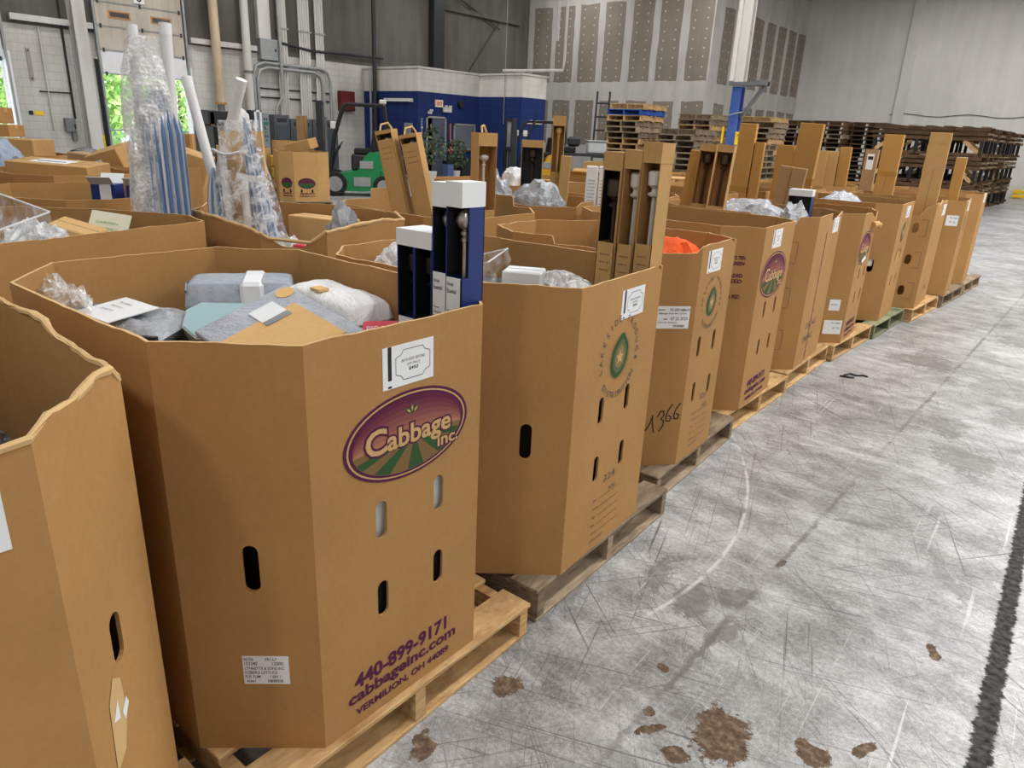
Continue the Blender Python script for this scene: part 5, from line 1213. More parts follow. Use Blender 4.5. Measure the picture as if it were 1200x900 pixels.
r = empty('caution_sign', (XL, 8.25, .80), 0, 'yellow sign with black symbol beside the open dock door', 'sign'); part_box('plate', (.07, -.13, -.05), (.085, .08, .32), YELLOW, r); d = Decal(0); d.text('C', -.06, .0, .10, .22, 0, 0, .05); o = d.build('symbol', [INK], r); o.location = (.087, -.02, 0); o.rotation_euler = (0, 0, PI / 2)
r = empty('notice_sign', (XL, 6.72, 1.55), 0, 'small black and yellow notice pair on the block wall', 'sign'); part_box('black_plate', (0, -.08, 0), (.012, .02, .1), BLACK, r); part_box('striped_plate', (0, .05, 0), (.012, .25, .1), YELLOW, r)
# ------------------------------------------------------------------ outside the dock
o = MB().b2((-120, -60, -1.6), (XL - T, 90, -1.3)).build('ground_outside', paint('gravel', S(176, 172, 160), .9)); tag(o, kind='structure')
sun = bpy.data.lights.new('sun', 'SUN'); sun.energy = 13.0; sun.angle = .01; so = bpy.data.objects.new('sun', sun); so.rotation_euler = (0, math.radians(40), math.radians(20)); COL.objects.link(so)
LEAF = []
for k, c_ in enumerate(((172, 204, 120), (146, 188, 108), (200, 216, 150))):
    t = NT('leaf_%d' % k); bs = t.bsdf(S(*c_), .6, 0, .3); tl = t.n('ShaderNodeBsdfTranslucent'); tl.inputs[0].default_value = S(*c_); mx = t.n('ShaderNodeMixShader'); mx.inputs[0].default_value = .35; t.l(bs, mx.inputs[1]); t.l(tl.outputs[0], mx.inputs[2]); LEAF.append(t.done(mx.outputs[0]))
BARK = wood('bark', S(70, 58, 46), S(110, 94, 76))
def tree(name, label, loc, h, rx, n, leaf, seed, crown0=.15, mats=None, group=None, cat='tree', trunk=.12):
    rn = random.Random(seed); r = empty(name, loc, 0, label, cat, group)
    m = MB(); m.tube([(0, 0, 0), (.05 * rx, 0, h * .4), (0, .05 * rx, h * .8)], [trunk, trunk * .7, trunk * .3], 8); m.build('trunk', BARK, r, smooth=True)
    m = MB(); vs = []; fs = []; mi = []
    for i in range(n):
        while True:
            p = Vector((rn.uniform(-1, 1), rn.uniform(-1, 1), rn.uniform(-1, 1)))
            if .25 < p.length < 1: break
        p = p.normalized() * (p.length ** .5) * (1 + .25 * noise.noise(p * 2.5 + Vector((seed, 0, 0))))
        c_ = Vector((p.x * rx, p.y * rx, h * (crown0 + 1) / 2 + p.z * h * (1 - crown0) / 2)); a = Vector((rn.gauss(0, 1), rn.gauss(0, 1), rn.gauss(0, 1))).normalized(); b = a.orthogonal().normalized(); s = leaf * rn.uniform(.6, 1.3)
        k = len(vs); vs += [c_ - a * s, c_ + b * s * .5, c_ + a * s, c_ - b * s * .5]; fs.append((k, k + 1, k + 2, k + 3)); mi.append(rn.randrange(3))
    m.v = [tuple(v) for v in vs]; m.f = [list(f) for f in fs]; m.m = mi
    me = bpy.data.meshes.new('foliage'); me.from_pydata(m.v, [], m.f); [me.materials.append(q) for q in (mats or LEAF)]; me.polygons.foreach_set('material_index', mi); mobj('foliage', me, r)
    return r
for k, (x, y, h, rx, lb) in enumerate(((-34, 12.3, 7.5, 2.0, 'bright leafy tree seen through the open dock door'), (-35, 17.0, 8.5, 2.4, 'leafy tree overlapping its neighbour beyond the fence'), (-35, 8.0, 8, 2.0, 'pale leafy tree behind the white wall pier'), (-33, 3.6, 6.5, 2.0, 'leafy tree seen through the first dock door'), (-42, 12.5, 10, 3.2, 'taller tree standing behind the others outside'))):
    tree('leafy_tree', lb, (x, y, -1.3), h, rx, 5200, .17, 200 + k, .08, group='trees outside the dock')
r = empty('wire_fence', (-27, 11, -1.3), 0, 'pale blue chain link fence outside the open dock door', 'fence')
for y in (-6, -4, -2, 0.35, 2.4, 4.4, 6.4): MB().tube([(0, y, 0), (0, y, 2.5)], .04, 8).build('fence_post', GALV, r)
for z in (.1, 1.3, 2.45): MB().tube([(0, -6, z), (0, 6.4, z)], .025, 6).build('rail', GALV, r)
m = MB()
for k in range(64): y = -6 + k * .2; m.tube([(0, y, .1), (0, min(6.4, y + 2.3), 2.4)], .006, 4, cap=False); m.tube([(0, y, 2.4), (0, min(6.4, y + 2.3), .1)], .006, 4, cap=False)
tag(m.build('chain_link_mesh', paint('fence_blue', S(150, 190, 204), .5), r), kind='stuff')
# ------------------------------------------------------------------ blue office
XO, YA, XC, YC, OH, OB = -18.8, 17.2, -16.8, 20.16, 3.5, 2.8
def office_block(z0, z1, m_, nm, grow=0.0, holes=False):
    g = grow; m = MB(); m.prism([(XL, YA - g), (XO + g, YA - g), (XO + g, YC - g), (XC + g, YC - g), (XC + g, 21.5 + g), (XL, 21.5 + g)], z0, z1); struct(nm, m, m_)
m = MB()   # lower walls with the doorway (y 17.62-18.46) and window (y 18.9-19.96) left open
m.b2((XL, YA, 0), (XO, YA + .2, OB))
for (a, b, z0, z1) in ((YA + .2, 17.62, 0, OB), (17.62, 18.46, 2.0, OB), (18.46, 18.90, 0, OB), (18.90, 19.96, 0, .98), (18.90, 19.96, 1.85, OB), (19.96, 21.5, 0, OB)): m.b2((XO - .2, a, z0), (XO, b, z1))
m.b2((XO, YC, 0), (XC, YC + .2, OB)); m.b2((XC - .2, YC + .2, 0), (XC, 21.5, OB)); m.b2((XL, 21.3, 0), (XC - .2, 21.5, OB))
struct('wall_office', m, OFFBLUE); office_block(OB, OH, OFFWHITE, 'wall_office_upper', .0)
office_block(OH, OH + .06, PIPEW, 'trim_10', .05)
struct('wall_office_inner', MB().b2((XL + .1, 18.7, 0), (XO - 1.2, 18.8, OB)), OFFBLUE)
r = empty('door_3', (XO, 18.04, 0)); tag(r, kind='structure')
for a, b, z0, z1 in ((-.47, -.41, 0, 2.05), (.41, .47, 0, 2.05), (-.47, .47, 1.99, 2.05)): part_box('door_frame', (-.05, a, z0), (.03, b, z1), paint('frame_grey', S(150, 148, 144), .5), r)
lf = part_box('door_leaf', (-.05, -.16, 0), (-.01, .40, 1.98), paint('door_slate', S(82, 90, 104), .4), r); part_box('door_handle', (-.01, -.12, 1.0), (.04, -.08, 1.12), STEEL, lf)
r = empty('window_1', (XO, 19.43, .98)); tag(r, kind='structure')
for a, b, z0, z1 in ((-.55, -.49, 0, .87), (.49, .55, 0, .87), (-.55, .55, .82, .88), (-.55, .55, 0, .05)): part_box('window_frame', (-.03, a, z0), (.03, b, z1), paint('frame_grey', S(150, 148, 144), .5), r)
part_box('pane', (-.02, -.5, .04), (0, .5, .83), paint('grey_blind', S(112, 116, 126), .4), r); part_box('window_sill', (-.02, -.58, -.05), (.10, .58, 0), paint('sill_wood', S(108, 66, 50), .6), r)
r = empty('exit_sign', (XO, 18.15, 2.35), 0, 'white exit sign with red letters above the office door', 'sign'); part_box('plate', (.0, -.17, 0), (.06, .15, .23), paint('exit_cream', S(232, 214, 184), .5), r); d = Decal(0); d.text('EXIT', -.12, .06, .23, .11, 0, 0, .05); o = d.build('letters', [RED], r); o.location = (.062, 0, 0); o.rotation_euler = (0, 0, PI / 2)
r = empty('emergency_light', (XO + .02, 18.5, 2.2), 0, 'emergency light pack right of the exit sign', 'light'); part_box('housing', (0, -.18, 0), (.10, .18, .16), OFFW, r, .01); [MB().lathe([(.05, 0), (.06, .06)], (.1, y, .16), 10).build('lamp_head', OFFW, r) for y in (-.1, .1)]
r = empty('emergency_light', (XO, 17.72, 2.12), 0, 'small spot lamp pair above the office door', 'light'); part_box('housing', (0, -.07, 0), (.06, .07, .08), OFFW, r); part_box('lamp_head', (.06, -.05, .08), (.12, .06, .14), OFFW, r)
r = empty('wall_speaker', (XO, 19.15, 2.5), 0, 'round dark horn speaker high on the blue office wall', 'speaker'); MB().lathe([(.05, 0), (.13, .12), (.13, .14)], (0, 0, 0), 16, M=Matrix.Rotation(PI / 2, 3, 'Y')).build('horn', DKSTEEL, r, smooth=True); part_box('bracket', (-.01, -.03, -.03), (.03, .03, .03), STEEL, r)
r = empty('fire_extinguisher', (XO + .09, 18.72, .75), 0, 'red fire extinguisher hanging beside the office window', 'extinguisher'); MB().lathe([(.06, 0), (.075, .02), (.075, .34), (.03, .42), (.02, .46)], (0, 0, 0), 12).build('tank', RED, r, smooth=True); part_box('label_band', (-.077, -.05, .14), (.078, .05, .24), WHITE, r); part_box('handle', (-.02, -.06, .46), (.02, .06, .50), BLACK, r)
r = empty('notice_strip', (XO, 18.72, 1.3), 0, 'narrow orange notice strip between door and window', 'sign'); part_box('strip', (0, -.03, 0), (.015, .03, .55), paint('orange_strip', S(200, 116, 56), .5), r); part_box('top_pin', (.015, -.01, .5), (.02, .01, .52), STEEL, r)
r = empty('vertical_sign', (XO, 17.38, 1.5), 0, 'white vertical lettering on the blue office corner', 'sign')
for i, ch in enumerate('OFFICE'): d = Decal(0); d.text(ch, -.03, .40 - i * .085, .06, .065, 0); o = d.build('letter', [WHITE], r); o.location = (.003, 0, 0); o.rotation_euler = (0, 0, PI / 2)
r = empty('strip_light', (-19.7, YA, 2.46), 0, 'long white fluorescent strip light on the blue office wall', 'light'); part_box('housing', (-.72, -.10, 0), (.68, 0, .11), OFFW, r, .01); MB().tube([(-.66, -.11, .03), (.62, -.11, .03)], .02, 8).build('tube', WHITE, r)
r = empty('switch_box', (-19.2, YA, 1.35), 0, 'grey switch box on the office wall behind the green forklift', 'electrical box'); part_box('box', (-.16, -.12, 0), (.16, 0, .45), GALV, r, .01); part_box('lever', (.16, -.09, .15), (.19, -.05, .3), DKSTEEL, r)
pipe('steel_pipe', 'dark vertical pipe rising in front of the office wall', [(-20.75, YA - .2, 0), (-20.75, YA - .2, CEIL)], .07, DKSTEEL); pipe('steel_pipe', 'thin grey pipe beside the dark vertical pipe', [(-20.98, YA - .2, 0), (-20.98, YA - .2, 3.5)], .045, GALV)
pipe('gas_pipe', 'pale pipe with an elbow above the office roof', [(-18.6, 21.2, OH + .25), (-16.2, 21.6, OH + .25), (-16.15, 21.6, OH + .6), (-16.15, 21.6, CEIL - .01)], .05, PIPEW); pipe('gas_pipe', 'second pale pipe running up to the ceiling', [(-16.5, 21.6, OH + 1.2), (-16.5, 21.6, CEIL)], .05, PIPEW)
pipe('cable_drop', 'thin cable dropping down the blue office face', [(-17.55, YC - .05, 1.9), (-17.55, YC - .05, CEIL)], .012, GALV, 'cable', n=6)
pipe('brace_rod', 'thin dark brace rod slanting over the office roof', [(XL + .1, 22.2, 3.6), (XL + .1, 24.2, 5.9)], .025, DKSTEEL, 'brace', n=6); pipe('brace_rod', 'thin dark brace rod rising to the wall girt', [(XL + .1, 24.2, 5.6), (XL + .1, 21.2, 6.6)], .025, DKSTEEL, 'brace', n=6)
r = empty('air_vent', (XC, 20.88, 1.94), 0, 'pale louvred vent on the office side wall', 'vent'); part_box('frame', (0, -.42, 0), (.05, .42, .12), GALV, r); [part_box('louvre', (.05, -.40, z), (.06, .40, z + .02), OFFW, r) for z in (.02, .05, .08)]
GLEAF = [paint('plant_leaf_%d' % k, S(*c_), .6) for k, c_ in enumerate(((44, 62, 44), (66, 84, 58), (96, 110, 70)))]
for x, y, h, lb in ((-17.75, 16.85, 1.75, 'potted indoor tree standing by the office corner'), (-17.9, 18.1, 1.35, 'smaller potted tree in front of the office door')):
    r = tree('potted_tree', lb, (x, y, .0), h, .38, 230, .075, int(h * 100), .32, GLEAF, 'potted trees at the office', 'potted plant', .025); MB().lathe([(.13, 0), (.17, .32), (.16, .33), (.15, .30)], (0, 0, 0), 14).build('pot', OFFW, r, smooth=True)
r = empty('waste_bin', (-17.9, 17.75, 0), 0, 'blue and black waste bin at the office door', 'bin'); part_box('body', (-.14, -.14, 0), (.14, .14, .55), paint('bin_blue', S(80, 96, 140), .5), r, .02); part_box('lid', (-.15, -.15, .55), (.15, .15, .66), BLACK, r, .02)
r = empty('dark_cabinet', (-18.4, 19.0, 0), 0, 'black low cabinet under the office window', 'cabinet'); part_box('body', (-.25, -.35, 0), (.25, .35, .72), BLACK, r, .01); part_box('door', (.25, -.32, .05), (.262, .32, .68), DKSTEEL, r)
r = empty('tool_cart', (-18.6, 16.2, 0), 0, 'small green topped cart behind the green forklift', 'cart'); part_box('top', (-.35, -.3, .68), (.35, .3, .75), paint('cart_green', S(60, 96, 50), .5), r); [part_box('leg', (x, y, 0), (x + .05, y + .05, .68), DKSTEEL, r) for x in (-.33, .28) for y in (-.28, .23)]; part_box('shelf', (-.33, -.28, .12), (.33, .28, .18), WOOD, r)
# ------------------------------------------------------------------ forklifts
def forklift(label, loc, rz, body, h=2.12, mast_h=2.2, s=1.0, dark=None):
    """front (mast and forks) points to local -x"""
    r = empty('forklift', loc, rz, label, 'forklift', 'parked forklifts')
    m = MB(); m.prism([(-.45, .12), (.35, .12), (1.05, .18), (1.18, .40), (1.15, .78), (.95, 1.02), (.55, 1.05), (.42, .95), (.25, .62), (-.30, .50), (-.45, .45)], -.48, .48, axis='y')
    m.build('body', body, r, smooth=True, angle=.5)
    part_box('counterweight', (.72, -.52, .22), (1.22, .52, .72), body, r, .10); part_box('engine_hood', (.10, -.36, .60), (.80, .36, .98), DKSTEEL, r, .04)
    part_box('side_panel', (.30, -.502, .66), (.62, -.48, .84), GALV, r, .01); part_box('model_plate', (.15, -.50, .24), (.55, -.485, .46), GALV, r, .005)
    part_box('floor_plate', (-.45, -.44, .44), (.2, .44, .50), BLACK, r)
    st = MB(); st.box((.40, 0, 1.05), (.46, .50, .14), bev=.04); st.build('seat', BLACK, r); st = MB(); st.box((.66, 0, 1.30), (.13, .46, .50), Matrix.Rotation(.15, 3, 'Y'), bev=.04); st.build('seat_back', BLACK, r)
    # overhead guard
    for sy in (-1, 1):
        MB().tube([(-.42, sy * .46, .50), (-.30, sy * .46, 1.35), (-.08, sy * .45, h - .1), (.02, sy * .44, h)], .035, 8).build('guard_post', BLACK, r, smooth=True)
        MB().tube([(.95, sy * .44, 1.0), (.98, sy * .44, 1.6), (.92, sy * .44, h - .03), (.85, sy * .44, h)], .035, 8).build('guard_post', BLACK, r, smooth=True)
        MB().tube([(.02, sy * .44, h), (.85, sy * .44, h)], .035, 8).build('guard_rail', BLACK, r, smooth=True)
    for i in range(6): part_box('guard_bar', (.05 + i * .155, -.44, h - .02), (.09 + i * .155, .44, h + .02), BLACK, r)
    for sy in (-.30, .30): part_box('work_light', (.80, sy - .11, h + .03), (.96, sy + .11, h + .13), OFFW, r, .02)
    MB().lathe([(.05, 0), (.06, .05), (.04, .11)], (.9, 0, h + .03), 10).build('beacon', paint('amber', S(220, 120, 40), .3), r)
    MB().tube([(-.40, 0, .5), (-.28, 0, .98), (-.16, 0, 1.16)], .028, 8).build('steering_column', BLACK, r); MB().tube([(-.16 + .10 * math.cos(k * PI / 8) * .6, .17 * math.sin(k * PI / 8), 1.18 + .10 * math.cos(k * PI / 8) * .8) for k in range(17)], .016, 6).build('steering_wheel', BLACK, r)
    part_box('headlight', (-.36, -.50, 1.55), (-.24, -.40, 1.72), OFFW, r, .02); part_box('headlight', (-.36, .40, 1.55), (-.24, .50, 1.72), OFFW, r, .02)
    # mast
    for sy in (-1, 1):
        part_box('mast_rail', (-.68, sy * .34 - .05, .08), (-.54, sy * .34 + .05, mast_h), DKSTEEL, r); part_box('inner_rail', (-.66, sy * .24 - .035, .10), (-.56, sy * .24 + .035, mast_h - .05), GALV, r)
        MB().tube([(-.50, sy * .17, .2), (-.50, sy * .17, mast_h - .35)], .035, 8).build('lift_cylinder', STEEL, r, smooth=True)
        part_box('fork', (-1.75, sy * .24 - .055, .06), (-.72, sy * .24 + .055, .10), DKSTEEL, r); part_box('fork_shank', (-.76, sy * .24 - .055, .06), (-.71, sy * .24 + .055, .60), DKSTEEL, r)
    for z in (.35, 1.2, mast_h - .05): part_box('mast_crossbar', (-.66, -.36, z - .05), (-.56, .36, z + .03), DKSTEEL, r)
    for z in (.25, .55): part_box('carriage_bar', (-.71, -.48, z), (-.67, .48, z + .08), BLACK, r)
    g = [part_box('backrest_bar', (-.71, y, .6), (-.68, y + .03, 1.15), BLACK, r) for y in (-.46, -.15, .12, .43)]; part_box('backrest_bar', (-.71, -.46, 1.12), (-.68, .46, 1.16), BLACK, r)
    for (x, rad, w_) in ((-.30, .29, .20), (.86, .25, .18)):
        for sy in (-1, 1):
            M_ = Matrix.Rotation(PI / 2, 3, 'X'); wl = MB().lathe([(rad * .6, -w_ / 2), (rad * .94, -w_ / 2), (rad, -w_ / 2 + .03), (rad, w_ / 2 - .03), (rad * .94, w_ / 2), (rad * .6, w_ / 2)], (x, sy * .46, rad), 22, M=M_).build('tyre', RUBBER, r, smooth=True, angle=.7)
            hb = MB().lathe([(rad * .62, -w_ / 2 - .004), (rad * .45, -w_ / 2 - .012), (rad * .2, -w_ / 2 + .01), (rad * .2, w_ / 2 - .01), (rad * .45, w_ / 2 + .012), (rad * .62, w_ / 2 + .004)], (x, sy * .46, rad), 18, M=M_).build('wheel_hub', GALV, r, smooth=True)
    return r
FGREEN = paint('forklift_green', S(22, 122, 72), .35, var=.08); FYEL = paint('forklift_yellow', S(206, 156, 34), .4, var=.1)
forklift('green forklift lifting a Cabbage bin near the blue office', (-15.05, 11.42, 0), math.atan2(.60, .80) + .25, FGREEN, 2.12, 2.16)
forklift('yellow forklift with raised black mast in front of the office', (-14.35, 17.7, 0), math.atan2(.63, .77) + .3, FYEL, 1.98, 2.05)
# ------------------------------------------------------------------ far bins near the green forklift
FB = 'Cabbage bins beyond the rows'
def far_bin(x, y, rz, zt, label, logos=(7, 0), W=1.2, D=1.0, z0=Z0):
    poly = octo(x, y, W, D, .26, rz, .0, 0); r, P = make_bin(poly, zt, label, {}, {}, group=FB, seed=int(abs(x) * 10), detail=.6, mats=(CARD_L, CUT), z0=z0)
    for i in logos:
        L = (Vector(poly[(i + 1) % 8]) - Vector(poly[i])).length; d = Decal(.002); d.ell(L / 2, .36, L * .36, .105, 0, 0); d.ell(L / 2, .36, L * .33, .092, 4, 1)
        d.poly([(L / 2 + L * .33 * math.cos(PI + PI * k / 16), .36 + .092 * math.sin(PI + PI * k / 16)) for k in range(17)], 3, 2); d.build('printed_logo', LOGOM, P[i]); d = Decal(.002)
        d.text('440-899-9171', L * .2, .14, L * .6, .035, 0, 0, .04); d.text('cabbageinc.com', L * .18, .09, L * .64, .035, 0, 0, .04); d.build('printed_lettering', [PURPLE], P[i])
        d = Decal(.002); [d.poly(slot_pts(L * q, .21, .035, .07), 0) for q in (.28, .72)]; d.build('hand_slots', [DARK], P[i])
    return r, P
_, P = far_bin(-13.35, 8.95, -.45, 1.10, 'Cabbage bin with an open carton on top, beside the green forklift', (6, 7, 0)); pallet(-13.35, 8.95, -.45, 'pallet under the Cabbage bin with an open carton', WOOD_G, 101, 'pallets under the far bins')
far_bin(-14.55, 8.35, -.4, 1.13, 'Cabbage bin half hidden behind the tied parasol', (7, 0)); pallet(-14.55, 8.35, -.4, 'pallet under the Cabbage bin behind the parasol', WOOD_G, 102, 'pallets under the far bins')
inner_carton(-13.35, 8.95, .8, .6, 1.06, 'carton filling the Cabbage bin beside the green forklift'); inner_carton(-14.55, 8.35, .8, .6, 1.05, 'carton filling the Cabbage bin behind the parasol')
carton('open tan carton tipped on the far Cabbage bin', (-13.42, 9.05, 1.10), (.55, .42, .20), rot=(.10, -.25, .55), mat=CARD_L, tape=False); carton('small tan cartons corner piece on the half hidden bin', (-14.5, 8.6, 1.07), (.28, .25, .30), .4, mat=CARD_L, label_on='front'); carton('dusty grey carton on the half hidden bin', (-14.85, 8.5, 1.07), (.24, .24, .36), .6, mat=CARD_G)
far_bin(-16.05, 10.55, -.35, 1.22, 'Cabbage bin on the forks of the green forklift', (7, 0), 1.0, .9, .25); r = pallet(-16.05, 10.55, -.35, 'pallet carried on the green forklift forks', WOOD, 103, 'pallets under the far bins'); r.location.z = .115
inner = carton('upright long cartons standing in the lifted bin', (-15.92, 10.75, .262), (.22, .16, 1.55), .3, mat=CARD_G); carton('carton filling the lifted bin', (-16.15, 10.35, .262), (.6, .4, .9), -.35, mat=CARD_G)
r = empty('yellow_crate', (-17.2, 10.9, 0), 0, 'stack of yellow plastic crates behind the Cabbage bin', 'crate'); [part_box('crate_layer', (-.35, -.3, z), (.35, .3, z + .26), YELLOW, r, .02) for z in (0, .28, .56)]
r = empty('dark_machine', (-17.8, 9.6, 0), 0, 'black machine with clutter beside the sprinkler riser', 'machine'); part_box('body', (-.5, -.4, 0), (.5, .4, 1.5), BLACK, r, .03); part_box('control_box', (-.3, -.35, 1.5), (.2, .2, 1.85), DKSTEEL, r, .02); part_box('brown_lever', (.1, -.3, 1.5), (.2, -.2, 1.8), RUST, r)
crumple('plastic_wrap', 'white wrapped bundle beside the black machine', (-16.9, 9.7, 1.3), (.5, .4, .6), WHITEPOLY, 66, .3); carton('carton under the white wrapped bundle', (-16.9, 9.7, 0), (.6, .5, 1.3), .3, mat=CARD_G)
# ------------------------------------------------------------------ stacks of pallets
def pallet_mesh(w, seed):
    rn = random.Random(seed); m = MB()
    for k in range(6): x = -.55 + k * .22; m.box((x, 0, .125), (.11, 1.0 + rn.uniform(-.03, .03), .018), rn.uniform(-.02, .02))
    for y in (-.46, 0, .46): m.box((0, y, .066), (1.2, .045, .10))
    for x in (-.55, 0, .55): m.box((x, 0, .008), (.11, 1.0, .016))
    o = m.build('stacked_pallet', w); me = o.data; bpy.data.objects.remove(o); return me
SM = {w.name: [pallet_mesh(w, k) for k in range(2)] for w in (WOOD, WOOD_G, WOOD_D, WOOD_B)}
ORD = ('second third fourth fifth sixth seventh eighth ninth tenth eleventh twelfth thirteenth fourteenth fifteenth sixteenth seventeenth eighteenth').split()
def stack(x, y, rz, n, label, group, woods=(WOOD, WOOD_G), seed=0, blue=None, step=.136, jit=.05, top=None):
    rn = random.Random(seed)
    for k in range(n):
        w = WOOD_B if k == blue else rn.choice(woods)
        o = mobj('stacked_pallet', SM[w.name][rn.randrange(2)], None, (x + rn.uniform(-jit, jit), y + rn.uniform(-jit, jit), k * step), (0, 0, rz + rn.uniform(-.05, .05)))
        lb = label
        if k == blue: lb = 'blue painted pallet near the top of the stack by the ladder'
        elif k == n - 1: lb = 'topmost ' + label
        else: lb = label + ', ' + ORD[n - 2 - k] + ' from the top'
        tag(o, lb, 'pallet', group)
stack(-10.16, 16.8, PI / 2, 18, 'worn pallet in the stack by the ladder', 'pallets stacked by the ladder', seed=1, blue=16)
stack(-8.75, 16.9, PI / 2 + .04, 14, 'worn pallet in the middle stack beside white film', 'pallets stacked in the middle', seed=2, woods=(WOOD, WOOD_G, WOOD_G))
stack(-9.3, 19.0, PI / 2 - .03, 17, 'weathered pallet in the stack behind the blue column', 'pallets stacked behind the column', seed=3, woods=(WOOD_G, WOOD, WOOD_G))
stack(-8.05, 19.8, PI / 2 + .03, 17, 'worn pallet in the stack touching the blue column', 'pallets stacked at the column', seed=4, woods=(WOOD_G, WOOD))
stack(-7.75, 18.2, .03, 12, 'grey pallet in the low stack by the column', 'grey pallets stacked low', seed=14, woods=(WOOD_G,))
for k, (x, y, n_, lb) in enumerate(((-10.4, 26.4, 18, 'dark pallet in the stack nearest the drywall corner'), (-9.3, 26.5, 18, 'dark pallet in the second stack from the drywall corner'), (-8.2, 26.3, 18, 'dark pallet in the leaning stack before the back wall'), (-7.12, 26.9, 18, 'dark pallet in the stack beside the timber racks'))):
    stack(x, y, PI / 2, n_, lb, 'dark pallets stacked before the back wall %s' % 'abcd'[k], (WOOD_D, WOOD_G, WOOD_D), 5 + k, jit=.03)
crumple('plastic_wrap', 'torn white stretch film by the middle pallet stack', (-7.75, 16.0, 0), (.7, .6, 1.25), HAZY, 71, .4)
r = empty('step_ladder', (-11.55, 17.25, 0), .5, 'grey ladder leaning behind the stack with the blue pallet', 'ladder'); [MB().beam((x, 0, 0), (x, .35, 2.8), .05, .08).build('stile', DKSTEEL, r) for x in (-.17, .17)]; [MB().beam((-.17, .35 * z / 2.8, z), (.17, .35 * z / 2.8, z), .04, .04).build('rung', DKSTEEL, r) for z in (.4, .75, 1.1, 1.45, 1.8, 2.15, 2.5)]
# ------------------------------------------------------------------ dark timber racks by the back wall
RK = {}
def rack_part(name, lo, hi, w):
    k = (name, lo, hi, w.name)
    if k not in RK: o = MB().b2(lo, hi).build(name, w); RK[k] = o.data; bpy.data.objects.remove(o)
    return RK[k]
def rack(x, y, z, label, group, seed=0, L=3.0, D=1.15, H=.78):
    rn = random.Random(seed); r = empty('timber_rack', (x, y, z), 0, label, 'timber rack', group)
    for k, zz in enumerate((H - .12, H - .25, H - .38)):
        for yy in (-D / 2, D / 2 - .09): mobj('side_beam', rack_part('side_beam', (-L / 2, 0, 0), (L / 2, .09, .09), WOOD_D), r, (rn.uniform(-.03, .03), yy, zz))
    for i in range(7): mobj('deck_board', rack_part('deck_board', (-.09, -D / 2, 0), (.09, D / 2, .03), WOOD_G if (i + seed) % 4 == 0 else WOOD_D), r, (-L / 2 + .12 + i * (L - .24) / 6, 0, H - .03))
    for xx in (-L / 2 + .06, -.3, L / 2 - .15):
        for yy in (-D / 2, D / 2 - .09): mobj('leg', rack_part('leg', (0, 0, 0), (.09, .09, H - .38), BLACK), r, (xx, yy, 0))
    for s, yy in ((1, -D / 2 + .02), (-1, -D / 2 + .02)):
        m = MB(); m.beam((s * (L / 2 - .55), yy, H - .39), (s * (L / 2 - .12), yy, .06), .04, .10); m.build('brace', WOOD, r)
    for yy in (-D / 2, 0, D / 2 - .09): mobj('bottom_beam', rack_part('bottom_beam', (-L / 2, 0, 0), (L / 2, .09, .07), WOOD_D), r, (0, yy, 0))
    for zz in (H - .21, H - .34):
        for yy in (-.35, 0, .35): mobj('cross_block', rack_part('cross_block', (-L / 2, -.05, 0), (L / 2, .05, .05), WOOD_G), r, (0, yy, zz))
    return r
for j in range(6):
    for k in range(3):
        rack(-5.02 + .06 * math.sin(j * 2.1 + k), 24.9 + j * 1.45, k * .785, ('bottom', 'middle', 'top')[k] + ' dark timber rack of the ' + ('first', 'second', 'third', 'fourth', 'fifth', 'sixth')[j] + ' stack from the bins', 'dark timber racks by the back wall', j * 3 + k)
r = empty('guard_rail', (-1.2, 35.2, 0), 0, 'low yellow guard rail along the back wall', 'guard rail'); [part_box('rail', (-2.5, -.05, z), (2.5, .05, z + .12), YELLOW, r, .01) for z in (.05, .22)]; [part_box('post', (x, .05, 0), (x + .1, .12, .36), YELLOW, r) for x in (-2.45, -.8, .8, 2.35)]
# ------------------------------------------------------------------ blue and white column
r = empty('steel_column', (-6.82, 15.25, 0), 0, 'steel column painted blue below and white above with bracket', 'column')
BLUEP = wallmat('column_blue', S(84, 110, 172), S(46, 72, 140))
part_box('base_plate', (-.22, -.22, 0), (.22, .22, .03), DKSTEEL, r); m = MB(); m.b2((-.10, -.10, .03), (.10, -.07, 2.74)); m.b2((-.10, .07, .03), (.10, .10, 2.74)); m.b2((-.015, -.07, .03), (.015, .07, 2.74)); m.build('lower_column', BLUEP, r)
m = MB(); m.b2((-.10, -.10, 2.74), (.10, -.07, CEIL)); m.b2((-.10, .07, 2.74), (.10, .10, CEIL)); m.b2((-.015, -.07, 2.74), (.015, .07, CEIL)); m.build('upper_column', OFFW, r)
MB().tube([(-.13, -.14, 2.85), (-.13, -.14, CEIL)], .05, 10).build('downpipe', OFFW, r, smooth=True); MB().lathe([(.08, 0), (.09, .05), (.08, .1)], (-.13, -.14, 4.6), 12).build('pipe_coupling', OFFW, r)
part_box('bracket_arm', (-.16, -.16, 2.76), (.62, -.06, 2.83), STEEL, r); part_box('bracket_arm', (-.16, .06, 2.76), (.62, .16, 2.83), STEEL, r); MB().beam((.12, 0, 2.15), (.55, 0, 2.76), .07, .07).build('bracket_brace', STEEL, r); part_box('bracket_plate', (.40, -.16, 2.83), (.62, .16, 2.86), STEEL, r)
m = MB(); m.tube([(.17 * math.cos(k * PI / 12), .17 * math.sin(k * PI / 12), 2.2 + .05 * math.cos(k * PI / 12)) for k in range(25)], .014, 6); m.build('wire_hoop', GALV, r); part_box('yellow_strip', (-.20, -.12, 1.62), (-.16, -.10, 1.95), YELLOW, r)
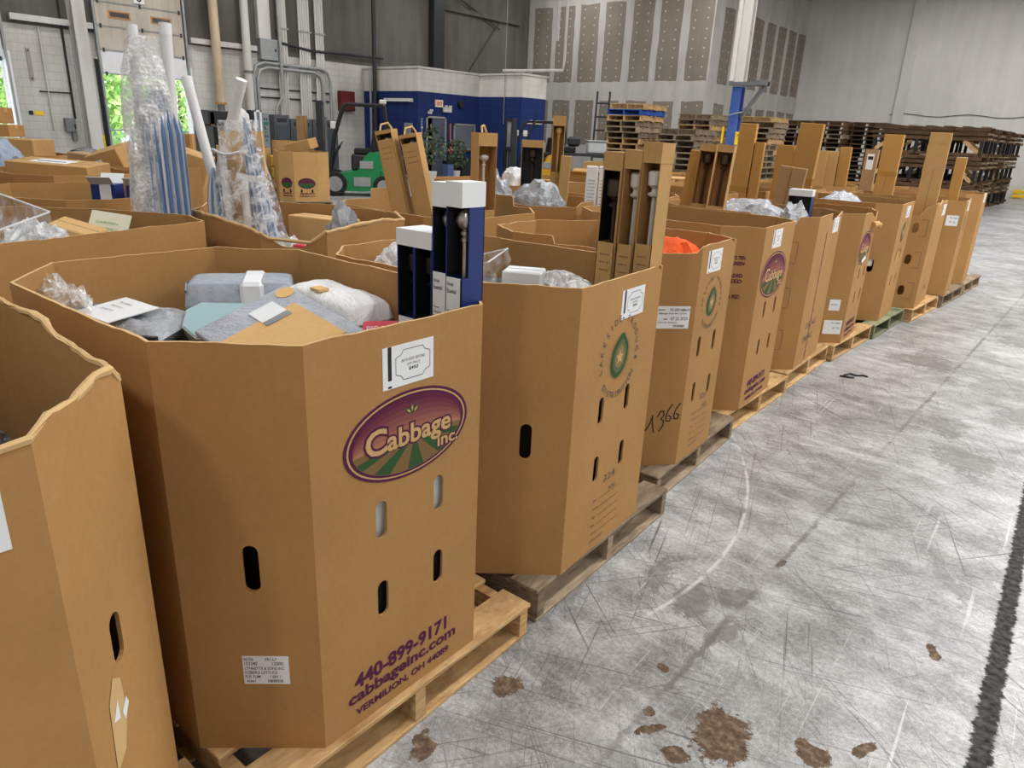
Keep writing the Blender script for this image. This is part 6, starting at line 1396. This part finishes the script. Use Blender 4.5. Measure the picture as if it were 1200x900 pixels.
r2 = empty('caution_sign', (-6.70, 15.13, 1.60), .30, 'yellow notice box hanging on the blue column', 'sign'); part_box('box', (0, -.08, 0), (.19, -.02, .26), YELLOW, r2, .005); d = Decal(0); d.text('CAUTION', .03, .17, .13, .04, 0, 0, .03); d.text('STOP', .05, .10, .09, .04, 0); o = d.build('letters', [INK], r2); o.location = (0, -.082, 0)
# ------------------------------------------------------------------ bench, big carton
r = empty('work_bench', (-8.42, 12.1, 0), .70, 'black framed work bench with grey tubs in front of the drywall', 'bench')
part_box('top', (-.5, -.3, 1.27), (.5, .3, 1.32), DKSTEEL, r); [part_box('leg', (x, y, 0), (x + .06, y + .06, 1.27), BLACK, r) for x in (-.5, .44) for y in (-.3, .24)]; MB().beam((-.45, -.27, 1.2), (.45, -.27, .15), .03, .04).build('brace', BLACK, r); part_box('lower_shelf', (-.5, -.3, .42), (.5, .3, .46), DKSTEEL, r)
for k, (x, zz, w_, lb) in enumerate(((-.25, .46, .42, 'grey plastic tub on the lower shelf of the work bench'), (.2, .46, .36, 'translucent tub beside the grey tub on the bench shelf'), (.22, 1.32, .36, 'clear plastic tub on top of the work bench'))):
    b = empty('plastic_tub', (-8.42 + x * .76, 12.1 + x * .64, zz), .70, lb, 'tub'); part_box('body', (-w_ / 2, -.2, 0), (w_ / 2, .2, .34 if zz < 1 else .22), paint('tub_%d' % k, S(*((110, 112, 114), (150, 152, 154), (176, 178, 180))[k]), .4), b, .03); part_box('lid', (-w_ / 2 - .01, -.21, .34 if zz < 1 else .22), (w_ / 2 + .01, .21, .37 if zz < 1 else .25), GALV, b, .01)
b = empty('power_tool', (-8.65, 11.9, 1.32), .7, 'dark machine with a hood on the work bench', 'machine'); part_box('base', (-.15, -.12, 0), (.12, .12, .12), BLACK, b, .02); part_box('hood', (-.05, -.1, .12), (.2, .1, .30), DKSTEEL, b, .04)
r, P = make_bin(octo(-6.35, 9.75, .62, .55, .06, .35, 0, 0), 1.27, 'tall plain kraft bin standing in front of the work bench', {}, {}, name='tall_carton_bin', group=None, detail=.6, mats=(CARD_L, CUT), z0=.0)
d = Decal(.001); d.rect(.1, .1, .2, .3, 0); d.build('printed_mark', [PURPLE], P[5])
# ------------------------------------------------------------------ scraps on the floor
r = empty('strap_scrap', (-1.29, 5.66, 0), .3, 'scrap of black plastic strapping on the concrete floor', 'scrap')
MB().tube([(-.07, -.02, .006), (-.03, .02, .012), (.02, .015, .006), (.06, .04, .008), (.10, .03, .005)], .007, 6).build('strip', BLACK, r); MB().tube([(-.10, -.06, .005), (-.04, -.07, .01), (.0, -.05, .005)], .008, 6).build('strip', BLACK, r)
